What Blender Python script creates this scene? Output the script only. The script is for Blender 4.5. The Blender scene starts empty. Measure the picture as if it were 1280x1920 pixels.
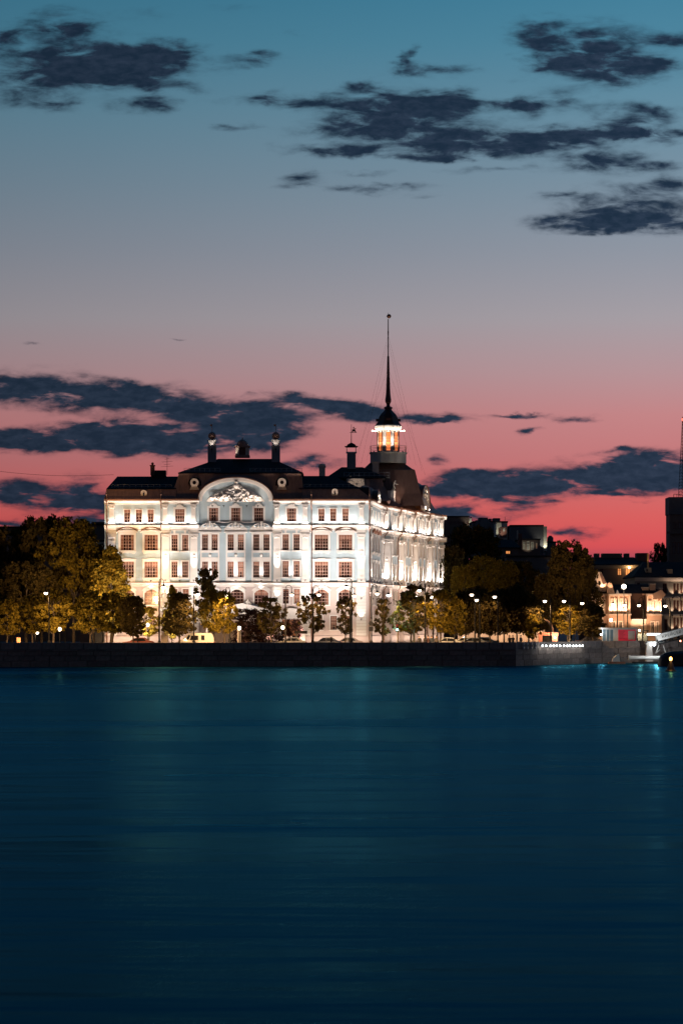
import bpy, math, random
import numpy as np
from mathutils import Matrix, Vector, noise
R = math.radians
PI = math.pi
ORD = ['first','second','third','fourth','fifth','sixth','seventh','eighth','ninth','tenth','eleventh','twelfth','thirteenth']
random.seed(7)
scene = bpy.context.scene
C = scene.collection

# ------------------------------------------------------------------ camera
F = 4420.0          # focal length in photograph pixels (1280 wide)
HOR, CX, CAMZ = 1165.0, 640.0, 5.8
cam = bpy.data.cameras.new('camera')
cam.sensor_fit = 'HORIZONTAL'
cam.sensor_width = 36.0
cam.lens = 36.0 * F / 1280.0
cam.shift_y = (HOR - 960.0) / 1280.0
cam.clip_start = 0.5
cam.clip_end = 8000
camo = bpy.data.objects.new('camera', cam)
C.objects.link(camo)
camo.location = (0, 0, CAMZ)
camo.rotation_euler = (R(90), 0, 0)
scene.camera = camo

vs = scene.view_settings
vs.view_transform = 'Standard'
vs.look = 'None'
vs.exposure = 0.0
vs.gamma = 1.0
vs.use_curve_mapping = False
scene.render.film_transparent = False
cy = scene.cycles
cy.use_denoising = True
cy.max_bounces = 5
cy.diffuse_bounces = 2
cy.glossy_bounces = 3
cy.transparent_max_bounces = 8
cy.sample_clamp_indirect = 4.0
cy.use_light_tree = True
cy.caustics_reflective = False
cy.caustics_refractive = False


def lin(r, g, b):
    def f(c):
        c /= 255.0
        return c / 12.92 if c <= 0.04045 else ((c + 0.055) / 1.055) ** 2.4
    return (f(r), f(g), f(b), 1.0)


# ------------------------------------------------------------------ world: dusk sky after sunset
def make_world():
    w = bpy.data.worlds.new('World')
    scene.world = w
    w.use_nodes = True
    nt = w.node_tree
    N, L = nt.nodes, nt.links
    N.clear()

    def nd(t, **kw):
        n = N.new(t)
        for k, v in kw.items():
            setattr(n, k, v)
        return n

    def plug(s, v):
        if hasattr(v, 'is_output'):
            L.new(v, s)
        else:
            s.default_value = v

    def m(op, a, b=None, c=None, clamp=False):
        n = nd('ShaderNodeMath', operation=op, use_clamp=clamp)
        plug(n.inputs[0], a)
        if b is not None:
            plug(n.inputs[1], b)
        if c is not None:
            plug(n.inputs[2], c)
        return n.outputs[0]

    def vm(op, a, b=None, c=None):
        n = nd('ShaderNodeVectorMath', operation=op)
        plug(n.inputs[0], a)
        if b is not None:
            plug(n.inputs[1], b)
        if c is not None:
            plug(n.inputs[2], c)
        return n

    tc = nd('ShaderNodeTexCoord')
    d = vm('NORMALIZE', tc.outputs['Generated']).outputs[0]
    sp = nd('ShaderNodeSeparateXYZ')
    L.new(d, sp.inputs[0])
    dx, dy, dz = sp.outputs
    hyp = m('SQRT', m('ADD', m('MULTIPLY', dx, dx), m('ADD', m('MULTIPLY', dy, dy), 1e-6)))
    el = m('DIVIDE', dz, hyp)                       # tan(elevation)
    # gradient from horizon to zenith, by elevation
    elc = m('MAXIMUM', el, 0.0)
    t = m('DIVIDE', elc, m('ADD', elc, 0.35), clamp=True)
    ramp = nd('ShaderNodeValToRGB')
    cr = ramp.color_ramp
    cr.interpolation = 'LINEAR'

    def tp(y):
        e = (HOR - y) / F
        return e / (e + 0.35)
    stops = [(0.0, lin(84, 62, 86)), (tp(1085), lin(104, 68, 90)), (tp(1052), lin(150, 68, 84)), (tp(1025), lin(206, 78, 82)),
             (tp(970), lin(206, 91, 90)), (tp(920), lin(198, 101, 101)), (tp(860), lin(188, 114, 116)),
             (tp(780), lin(186, 126, 128)), (tp(700), lin(173, 140, 144)), (tp(600), lin(157, 150, 156)),
             (tp(470), lin(135, 142, 154)), (tp(340), lin(115, 137, 153)), (tp(200), lin(94, 133, 153)),
             (tp(80), lin(73, 126, 150)), (tp(-40), lin(58, 118, 145)),
             (tp(-500), lin(38, 100, 138)), (tp(-2000), lin(22, 66, 104)), (0.97, lin(14, 44, 78))]
    while len(cr.elements) > 1:
        cr.elements.remove(cr.elements[0])
    cr.elements[0].position = stops[0][0]
    cr.elements[0].color = stops[0][1]
    for p, c in stops[1:]:
        e = cr.elements.new(p)
        e.color = c
    L.new(t, ramp.inputs[0])
    # the afterglow fades away from the sunset azimuth (a little right of straight ahead)
    az = m('ARCTAN2', dx, dy)
    azd = m('SUBTRACT', az, R(9))
    glow = m('POWER', m('ADD', m('MULTIPLY', m('COSINE', azd), 0.5), 0.5), 1.6)
    fall = m('ADD', m('MULTIPLY', glow, 0.73), 0.27)
    lr = m('ADD', m('MULTIPLY', az, 1.0, clamp=False), 0.99)      # left of the view is a little dimmer
    lr = m('MINIMUM', m('MAXIMUM', lr, 0.82), 1.12)
    # ---- clouds, laid out on the sky by direction (azimuth / elevation)
    S = 4420.0 / 100.0
    dyp = m('MAXIMUM', dy, 0.05)
    gx = m('ADD', m('MULTIPLY', m('DIVIDE', dx, dyp), S), CX / 100)
    gy = m('SUBTRACT', HOR / 100, m('MULTIPLY', m('DIVIDE', dz, dyp), S))
    cmb = nd('ShaderNodeCombineXYZ')
    L.new(gx, cmb.inputs[0])
    L.new(gy, cmb.inputs[1])
    P = cmb.outputs[0]

    def nz(scale3, detail, rough=0.58, dist=0.0, off=0.0):
        mp = vm('MULTIPLY_ADD', P, scale3, (off, off * 1.7, off * 0.3)).outputs[0]
        n = nd('ShaderNodeTexNoise', noise_dimensions='3D')
        n.inputs['Scale'].default_value = 1.0
        n.inputs['Detail'].default_value = detail
        n.inputs['Roughness'].default_value = rough
        n.inputs['Distortion'].default_value = dist
        L.new(mp, n.inputs['Vector'])
        return n
    n1 = nz((0.9, 2.1, 1), 7, 0.6)
    wv = vm('MULTIPLY', vm('SUBTRACT', n1.outputs['Color'], (0.5, 0.5, 0.5)).outputs[0], (1.5, 0.5, 0)).outputs[0]
    Pw = vm('ADD', P, wv).outputs[0]
    blobs = [  # x, y, rx, ry, weight, in hundredths of the photo's width units
        (110, 48, 55, 30, 1.1), (15, 72, 34, 22, .9), (150, 122, 150, 30, 1.2), (230, 110, 90, 26, 1.0), (320, 95, 55, 18, .9), (180, 145, 120, 20, .9),
        (50, 180, 80, 26, .55), (110, 195, 35, 16, .6), (285, 200, 55, 14, .95), (268, 175, 22, 14, .6), (475, 116, 46, 12, .85), (540, 62, 50, 8, .35),
        (500, 187, 58, 10, .9), (445, 238, 40, 6, .7), (430, 10, 60, 12, .3), (330, 165, 60, 9, .45), (270, 25, 50, 18, .3),
        (770, 105, 15, 20, .75), (810, 132, 55, 11, 1.0), (680, 160, 40, 12, .5), (720, 187, 130, 20, 1.15), (790, 215, 110, 22, 1.25), (690, 240, 100, 18, 1.1),
        (860, 170, 30, 14, .5), (640, 282, 90, 10, 1.0), (740, 292, 60, 8, .7), (820, 262, 120, 14, 1.0), (930, 275, 120, 16, 1.1), (860, 292, 60, 7, .8), (1040, 272, 60, 12, .9),
        (950, 190, 50, 8, .6), (570, 330, 45, 11, .75), (560, 348, 60, 5, .5), (710, 352, 80, 9, .85), (700, 322, 40, 5, .5), (800, 370, 40, 5, .5), (930, 320, 80, 6, .5),
        (1120, 80, 95, 32, 1.1), (1090, 125, 70, 26, 1.1), (1190, 130, 65, 22, 1.1), (1010, 50, 45, 20, .75), (1020, 122, 30, 16, .8), (1000, 90, 30, 12, .4),
        (985, 195, 26, 20, .9), (1060, 190, 34, 18, .75), (1160, 222, 55, 26, .85), (1110, 250, 110, 11, .9), (1220, 248, 120, 11, 1.0), (1250, 212, 60, 11, .7), (1265, 75, 40, 14, .8),
        (1130, 300, 80, 17, 1.15), (1240, 312, 60, 9, .7), (1180, 400, 110, 26, 1.25), (1140, 425, 100, 11, 1.0), (1240, 350, 90, 16, 1.0), (1060, 368, 42, 9, .75), (1250, 425, 70, 12, .9), (1040, 415, 40, 8, .5),
        (40, 722, 110, 24, 1.25), (190, 742, 130, 20, 1.25), (330, 766, 130, 18, 1.25), (450, 782, 90, 24, 1.15), (520, 805, 50, 20, .95), (245, 715, 30, 9, .6),
        (60, 824, 130, 16, 1.2), (210, 825, 150, 22, 1.25), (340, 838, 120, 18, 1.2), (160, 797, 60, 8, .6), (300, 803, 60, 8, .5), (450, 818, 60, 18, .9),
        (50, 930, 130, 22, 1.25), (160, 945, 70, 20, 1.0), (160, 905, 22, 16, .5), (60, 985, 160, 8, .7), (200, 975, 90, 9, .6), (560, 865, 50, 10, .9),
        (560, 748, 40, 8, .7), (620, 762, 65, 13, 1.1), (670, 775, 60, 16, 1.1), (780, 782, 60, 8, 1.0), (830, 788, 40, 5, .8), (470, 742, 26, 4, .6),
        (960, 776, 70, 4, .7), (1085, 786, 45, 6, .85), (985, 803, 22, 6, .85), (818, 860, 22, 10, .95), (65, 642, 18, 4, .5), (322, 637, 20, 3, .5),
        (1215, 872, 100, 20, 1.3), (1110, 890, 110, 18, 1.3), (980, 912, 130, 16, 1.25), (870, 912, 80, 15, 1.1), (870, 888, 45, 7, .6), (1270, 895, 90, 22, 1.3),
        (1010, 938, 65, 7, .9), (960, 950, 40, 5, .7), (880, 962, 100, 13, 1.15), (1075, 996, 50, 9, .9), (1165, 848, 26, 5, .75), (1150, 925, 60, 5, .6), (975, 775, 30, 3, .4), (1200, 940, 30, 4, .4),
        (1105, 440, 60, 4, .4), (610, 870, 60, 8, .7)]
    n2 = nz((1.25, 4.2, 1), 7, 0.55, 0.35, 3.1)
    n3 = nz((4.0, 9.0, 1), 5, 0.6, 0.3, 9.4)
    # clouds go on past the edges of the view, as loose noise banks
    n4 = nd('ShaderNodeTexNoise')
    n4.inputs['Scale'].default_value = 2.2
    n4.inputs['Detail'].default_value = 7
    n4.inputs['Roughness'].default_value = 0.6
    L.new(vm('MULTIPLY', d, (3.0, 3.0, 11.0)).outputs[0], n4.inputs['Vector'])
    outx = m('MULTIPLY', m('SUBTRACT', m('ABSOLUTE', m('SUBTRACT', gx, 6.4)), 8.0), 0.4, clamp=True)
    outy = m('MULTIPLY', m('SUBTRACT', -1.0, gy), 0.3, clamp=True)
    front = m('MULTIPLY', m('SUBTRACT', dy, 0.5), 4.0, clamp=True)
    outm = m('MAXIMUM', m('MAXIMUM', outx, outy), m('SUBTRACT', 1.0, front))
    loose = m('MULTIPLY', m('MULTIPLY', m('SUBTRACT', n4.outputs['Fac'], 0.52), 6.0, clamp=True), outm)
    n2c = nd('ShaderNodeMapRange')
    L.new(n2.outputs['Fac'], n2c.inputs[0])
    n2c.inputs[1].default_value = 0.28
    n2c.inputs[2].default_value = 0.72
    grain = m('ADD', m('MULTIPLY', n2c.outputs[0], 1.5), 0.24)
    fine = m('MULTIPLY', m('SUBTRACT', n3.outputs['Fac'], 0.5), 0.34)
    base_cov = loose
    ccr = nd('ShaderNodeValToRGB')
    c2 = ccr.color_ramp
    c2.elements[0].position = 0.3
    c2.elements[0].color = lin(44, 58, 78)
    c2.elements[1].position = 0.5
    c2.elements[1].color = lin(26, 43, 62)
    L.new(m('ADD', m('MULTIPLY', n3.outputs['Fac'], 0.5), m('MULTIPLY', n2.outputs['Fac'], 0.35)), ccr.inputs[0])
    bright = m('MULTIPLY', fall, lr)
    # faint physical twilight sky under it (sun just below the horizon, sunset side)
    sky = nd('ShaderNodeTexSky', sky_type='NISHITA')
    sky.sun_disc = False
    sky.sun_elevation = R(-4.0)
    sky.sun_rotation = R(9)
    sk = vm('SCALE', sky.outputs[0])
    sk.inputs['Scale'].default_value = 0.008

    def zone(x0, x1, y0, y1):
        """sky shader for one part of the sky: only the cloud masses that reach into it are summed"""
        acc = base_cov
        for (bx, by, rx, ry, wt) in blobs:
            if by < 500:
                rx, ry, wt = rx * 1.1, ry * 1.12, wt * 1.08
            else:
                rx, ry, wt = rx * 1.06, ry * 1.1, wt * 1.3
            if x0 is None or bx + 3 * rx + 60 < x0 or bx - 3 * rx - 60 > x1 or by + 3 * ry + 25 < y0 or by - 3 * ry - 25 > y1:
                continue
            q = vm('MULTIPLY_ADD', Pw, (100 / rx, 100 / ry, 0), (-bx / rx, -by / ry, 0)).outputs[0]
            dt = vm('DOT_PRODUCT', q, q).outputs['Value']
            acc = m('MULTIPLY_ADD', m('POWER', math.exp(-0.9), dt), wt, acc)
        acc = m('ADD', m('MULTIPLY', acc, grain), fine)
        mr = nd('ShaderNodeMapRange', interpolation_type='SMOOTHSTEP')
        L.new(acc, mr.inputs[0])
        mr.inputs[1].default_value = 0.10
        mr.inputs[2].default_value = 1.36
        mx = nd('ShaderNodeMix', data_type='RGBA')
        L.new(m('MULTIPLY', mr.outputs[0], 0.995), mx.inputs['Factor'])
        L.new(ramp.outputs[0], mx.inputs['A'])
        L.new(ccr.outputs[0], mx.inputs['B'])
        sc = vm('SCALE', mx.outputs['Result'])
        L.new(bright, sc.inputs['Scale'])
        tot = vm('ADD', sc.outputs[0], sk.outputs[0]).outputs[0]
        bg = nd('ShaderNodeBackground')
        L.new(tot, bg.inputs['Color'])
        return bg.outputs[0]

    def pick(f, a_, b_):
        n = nd('ShaderNodeMixShader')
        L.new(f, n.inputs[0])
        L.new(a_, n.inputs[1])
        L.new(b_, n.inputs[2])
        return n.outputs[0]
    BIG = 99999
    inview = m('MULTIPLY', m('GREATER_THAN', dy, 0.8), m('MULTIPLY', m('LESS_THAN', m('ABSOLUTE', m('SUBTRACT', gx, 6.4)), 12.0), m('LESS_THAN', m('ABSOLUTE', m('SUBTRACT', gy, 5.0)), 9.0)))
    low = m('GREATER_THAN', gy, 5.6)
    right = m('GREATER_THAN', gx, 6.2)
    front_sky = pick(low, pick(right, zone(-BIG, 620, -BIG, 560), zone(620, BIG, -BIG, 560)), pick(right, zone(-BIG, 620, 560, BIG), zone(620, BIG, 560, BIG)))
    w.cycles.sampling_method = 'NONE'      # a smooth sky: plain BSDF sampling is enough
    o = nd('ShaderNodeOutputWorld')
    L.new(pick(inview, zone(None, 0, 0, 0), front_sky), o.inputs['Surface'])


make_world()

# ------------------------------------------------------------------ materials
MATS = {}


def mat(name, col, rough=0.7, var=0.12, scale=3.0, metal=0.0, bump=0.0, emit=None, estr=0.0, coat=0.0, spec=0.5, stretch=(1, 1, 1), var2=0.0):
    if name in MATS:
        return MATS[name]
    m = bpy.data.materials.new(name)
    m.use_nodes = True
    nt = m.node_tree
    b = nt.nodes['Principled BSDF']
    b.inputs['Roughness'].default_value = rough
    b.inputs['Metallic'].default_value = metal
    b.inputs['Specular IOR Level'].default_value = spec
    b.inputs['Coat Weight'].default_value = coat
    tc = nt.nodes.new('ShaderNodeTexCoord')
    mp = nt.nodes.new('ShaderNodeMapping')
    mp.inputs['Scale'].default_value = stretch
    nt.links.new(tc.outputs['Object'], mp.inputs[0])
    n = nt.nodes.new('ShaderNodeTexNoise')
    n.inputs['Scale'].default_value = scale
    n.inputs['Detail'].default_value = 5
    n.inputs['Roughness'].default_value = 0.65
    nt.links.new(mp.outputs[0], n.inputs['Vector'])
    r = nt.nodes.new('ShaderNodeValToRGB')
    e = r.color_ramp.elements
    e[0].position, e[1].position = 0.28, 0.72
    e[0].color = (*[max(0, c * (1 - var)) for c in col[:3]], 1)
    e[1].color = (*[min(1, c * (1 + var)) for c in col[:3]], 1)
    nt.links.new(n.outputs['Fac'], r.inputs[0])
    out = r.outputs[0]
    if var2:
        oi = nt.nodes.new('ShaderNodeObjectInfo')
        hs = nt.nodes.new('ShaderNodeHueSaturation')
        mr = nt.nodes.new('ShaderNodeMapRange')
        mr.inputs[3].default_value = 1 - var2
        mr.inputs[4].default_value = 1 + var2
        nt.links.new(oi.outputs['Random'], mr.inputs[0])
        nt.links.new(mr.outputs[0], hs.inputs['Value'])
        nt.links.new(out, hs.inputs['Color'])
        out = hs.outputs[0]
    nt.links.new(out, b.inputs['Base Color'])
    if bump:
        bp = nt.nodes.new('ShaderNodeBump')
        bp.inputs['Strength'].default_value = 0.6
        bp.inputs['Distance'].default_value = bump
        nt.links.new(n.outputs['Fac'], bp.inputs['Height'])
        nt.links.new(bp.outputs[0], b.inputs['Normal'])
    if emit:
        b.inputs['Emission Color'].default_value = (*emit[:3], 1)
        b.inputs['Emission Strength'].default_value = estr
    MATS[name] = m
    return m


M_BLUE = mat('pale_blue_stucco', (0.45, 0.57, 0.64), 0.85, 0.10, 0.9, bump=0.01, stretch=(1.6, 1.6, .3))
M_WHITE = mat('white_plaster', (0.78, 0.76, 0.74), 0.8, 0.05, 1.5, bump=0.01)
M_GROUND = mat('warm_lit_stucco', (0.58, 0.49, 0.47), 0.85, 0.06, 0.8, bump=0.01)  # warm street light is put into the ground-floor wall colour
M_COPPER = mat('brown_copper', (0.30, 0.18, 0.145), 0.55, 0.28, 1.2, metal=0.1, stretch=(2.2, 2.2, 0.25))
M_DARKROOF = mat('dark_roof', (0.030, 0.028, 0.032), 0.8, 0.25, 1.0, spec=0.1)
M_FLASH = mat('copper_flashing', (0.20, 0.085, 0.05), 0.45, 0.25, 2.0, metal=0.4)
M_PIPE = mat('drainpipe_metal', (0.22, 0.12, 0.085), 0.4, 0.2, 3.0, metal=0.5)
M_IRON = mat('black_iron', (0.014, 0.014, 0.015), 0.8, 0.2, 5.0, spec=0.12)
M_RAIL = mat('grey_rail', (0.42, 0.42, 0.43), 0.5, 0.1, 3.0, metal=0.6)
M_FRAME = mat('brown_window_frame', (0.12, 0.045, 0.028), 0.5, 0.2, 4.0)
M_MUNTIN = mat('tan_glazing_bar', (0.55, 0.37, 0.30), 0.5, 0.1, 4.0)
M_CREAM = mat('cream_trim', (0.66, 0.55, 0.46), 0.8, 0.1, 2.0)
M_GREYSLAT = mat('grey_green_cladding', (0.48, 0.49, 0.45), 0.7, 0.12, 1.5, stretch=(3, 3, .3))
M_GRANITE = mat('granite', (0.20, 0.17, 0.155), 0.8, 0.35, 2.2, bump=0.02, var2=0.22)
M_GRANITE2 = mat('granite_parapet', (0.23, 0.20, 0.185), 0.75, 0.3, 2.6, bump=0.015, var2=0.18)
M_ASPHALT = mat('asphalt', (0.05, 0.05, 0.052), 0.9, 0.25, 0.6, bump=0.01)
M_PAVE = mat('pavement', (0.16, 0.15, 0.14), 0.9, 0.2, 0.9)
M_BARK = mat('bark', (0.06, 0.045, 0.032), 0.9, 0.35, 6.0, bump=0.02, stretch=(1, 1, .3))
M_STATUE = mat('white_statue', (0.72, 0.69, 0.64), 0.8, 0.15, 3.0)


def pane_material(name, blind, dark, strength, frac):
    m = bpy.data.materials.new(name)
    m.use_nodes = True
    nt = m.node_tree
    L = nt.links
    b = nt.nodes['Principled BSDF']
    b.inputs['Roughness'].default_value = 0.12
    b.inputs['Specular IOR Level'].default_value = 0.5
    tc = nt.nodes.new('ShaderNodeTexCoord')
    oi = nt.nodes.new('ShaderNodeObjectInfo')
    sp = nt.nodes.new('ShaderNodeSeparateXYZ')
    L.new(tc.outputs['Generated'], sp.inputs[0])
    # a blind hangs behind the glass, down to a height that differs from window to window
    r1 = nt.nodes.new('ShaderNodeMapRange')
    r1.inputs[3].default_value = 1.15
    r1.inputs[4].default_value = 0.72 - frac
    L.new(oi.outputs['Random'], r1.inputs[0])
    sub = nt.nodes.new('ShaderNodeMath')
    sub.operation = 'SUBTRACT'
    L.new(sp.outputs[2], sub.inputs[0])
    L.new(r1.outputs[0], sub.inputs[1])
    gt = nt.nodes.new('ShaderNodeMath')
    gt.operation = 'MULTIPLY'
    gt.use_clamp = True
    gt.inputs[1].default_value = 14
    L.new(sub.outputs[0], gt.inputs[0])
    # curtains drawn to the sides
    ab = nt.nodes.new('ShaderNodeMath')
    ab.operation = 'SUBTRACT'
    ab.inputs[1].default_value = 0.5
    L.new(sp.outputs[0], ab.inputs[0])
    ab2 = nt.nodes.new('ShaderNodeMath')
    ab2.operation = 'ABSOLUTE'
    L.new(ab.outputs[0], ab2.inputs[0])
    rm = nt.nodes.new('ShaderNodeMath')
    rm.operation = 'MULTIPLY'
    rm.inputs[1].default_value = 7.31
    L.new(oi.outputs['Random'], rm.inputs[0])
    fr = nt.nodes.new('ShaderNodeMath')
    fr.operation = 'FRACT'
    L.new(rm.outputs[0], fr.inputs[0])
    r2 = nt.nodes.new('ShaderNodeMapRange')
    r2.inputs[3].default_value = 0.12
    r2.inputs[4].default_value = 0.52
    L.new(fr.outputs[0], r2.inputs[0])
    s2 = nt.nodes.new('ShaderNodeMath')
    s2.operation = 'SUBTRACT'
    L.new(ab2.outputs[0], s2.inputs[0])
    L.new(r2.outputs[0], s2.inputs[1])
    g2 = nt.nodes.new('ShaderNodeMath')
    g2.operation = 'MULTIPLY'
    g2.use_clamp = True
    g2.inputs[1].default_value = 10
    L.new(s2.outputs[0], g2.inputs[0])
    mxm = nt.nodes.new('ShaderNodeMath')
    mxm.operation = 'MAXIMUM'
    L.new(gt.outputs[0], mxm.inputs[0])
    L.new(g2.outputs[0], mxm.inputs[1])
    wv = nt.nodes.new('ShaderNodeTexNoise')
    wv.inputs['Scale'].default_value = 5.0
    wv.inputs['Detail'].default_value = 3
    mpp = nt.nodes.new('ShaderNodeMapping')
    mpp.inputs['Scale'].default_value = (3, 1, 0.5)
    L.new(tc.outputs['Object'], mpp.inputs[0])
    L.new(mpp.outputs[0], wv.inputs['Vector'])
    mul = nt.nodes.new('ShaderNodeMath')
    mul.operation = 'MULTIPLY'
    L.new(mxm.outputs[0], mul.inputs[0])
    r3 = nt.nodes.new('ShaderNodeMapRange')
    r3.inputs[1].default_value = 0.3
    r3.inputs[2].default_value = 0.7
    r3.inputs[3].default_value = 0.45
    r3.inputs[4].default_value = 1.0
    L.new(wv.outputs['Fac'], r3.inputs[0])
    L.new(r3.outputs[0], mul.inputs[1])
    mix = nt.nodes.new('ShaderNodeMix')
    mix.data_type = 'RGBA'
    mix.inputs['A'].default_value = (*dark, 1)
    mix.inputs['B'].default_value = (*blind, 1)
    L.new(mul.outputs[0], mix.inputs['Factor'])
    L.new(mix.outputs['Result'], b.inputs['Base Color'])
    L.new(mix.outputs['Result'], b.inputs['Emission Color'])
    # some rooms are brighter than others
    r5 = nt.nodes.new('ShaderNodeMath')
    r5.operation = 'MULTIPLY'
    r5.inputs[1].default_value = 31.7
    L.new(oi.outputs['Random'], r5.inputs[0])
    f5 = nt.nodes.new('ShaderNodeMath')
    f5.operation = 'FRACT'
    L.new(r5.outputs[0], f5.inputs[0])
    p5 = nt.nodes.new('ShaderNodeMath')
    p5.operation = 'POWER'
    p5.inputs[1].default_value = 2.2
    L.new(f5.outputs[0], p5.inputs[0])
    s5 = nt.nodes.new('ShaderNodeMapRange')
    s5.inputs[3].default_value = strength * .25
    s5.inputs[4].default_value = strength * 3.6
    L.new(p5.outputs[0], s5.inputs[0])
    L.new(s5.outputs[0], b.inputs['Emission Strength'])
    MATS[name] = m
    return m


M_PANE = pane_material('window_glass_with_blinds', (0.36, 0.18, 0.125), (0.030, 0.012, 0.010), 0.20, 0.42)
M_PANE_DARK = mat('dark_window_glass', (0.02, 0.02, 0.024), 0.1, 0.3, 2.0)
M_PANE_LIT = mat('warm_lit_glass', (0.5, 0.25, 0.1), 0.2, 0.3, 2.0, emit=(1.0, 0.36, 0.10), estr=0.9)
M_LAMP = mat('lit_lamp_glass', (1, 0.85, 0.65), 0.3, 0, 1, emit=(1.0, 0.80, 0.58), estr=9.0)
M_LAMP_COLD = mat('cold_lamp_glass', (1, 1, 1), 0.3, 0, 1, emit=(0.88, 0.97, 1.0), estr=9.0)
M_LANTERN = mat('orange_lit_lantern_glass', (0.6, 0.2, 0.08), 0.2, 0.3, 1.5, emit=(1.0, 0.25, 0.07), estr=1.0)


def leaf_material(name, col, trans=0.35, hue=0.03):
    m = bpy.data.materials.new(name)
    m.use_nodes = True
    nt = m.node_tree
    L = nt.links
    nt.nodes.clear()
    out = nt.nodes.new('ShaderNodeOutputMaterial')
    di = nt.nodes.new('ShaderNodeBsdfDiffuse')
    tr = nt.nodes.new('ShaderNodeBsdfTranslucent')
    mx = nt.nodes.new('ShaderNodeMixShader')
    mx.inputs[0].default_value = trans
    geo = nt.nodes.new('ShaderNodeNewGeometry')
    oi = nt.nodes.new('ShaderNodeObjectInfo')
    ad = nt.nodes.new('ShaderNodeMath')
    ad.operation = 'MULTIPLY_ADD'
    L.new(geo.outputs['Random Per Island'], ad.inputs[0])
    ad.inputs[1].default_value = 0.75
    mu = nt.nodes.new('ShaderNodeMath')
    mu.operation = 'MULTIPLY'
    mu.inputs[1].default_value = 0.25
    L.new(oi.outputs['Random'], mu.inputs[0])
    L.new(mu.outputs[0], ad.inputs[2])
    rp = nt.nodes.new('ShaderNodeValToRGB')
    e = rp.color_ramp.elements
    e[0].color = (col[0] * .5, col[1] * .6, col[2] * .7, 1)
    e[1].color = (col[0] * 1.5, col[1] * 1.4, col[2] * 1.2, 1)
    L.new(ad.outputs[0], rp.inputs[0])
    L.new(rp.outputs[0], di.inputs[0])
    L.new(rp.outputs[0], tr.inputs[0])
    L.new(di.outputs[0], mx.inputs[1])
    L.new(tr.outputs[0], mx.inputs[2])
    L.new(mx.outputs[0], out.inputs[0])
    MATS[name] = m
    return m


M_LEAF = leaf_material('linden_leaves', (0.130, 0.096, 0.016))
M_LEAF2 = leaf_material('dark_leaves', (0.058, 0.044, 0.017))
M_LEAFRED = leaf_material('purple_leaves', (0.05, 0.026, 0.024), 0.25)


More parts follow.
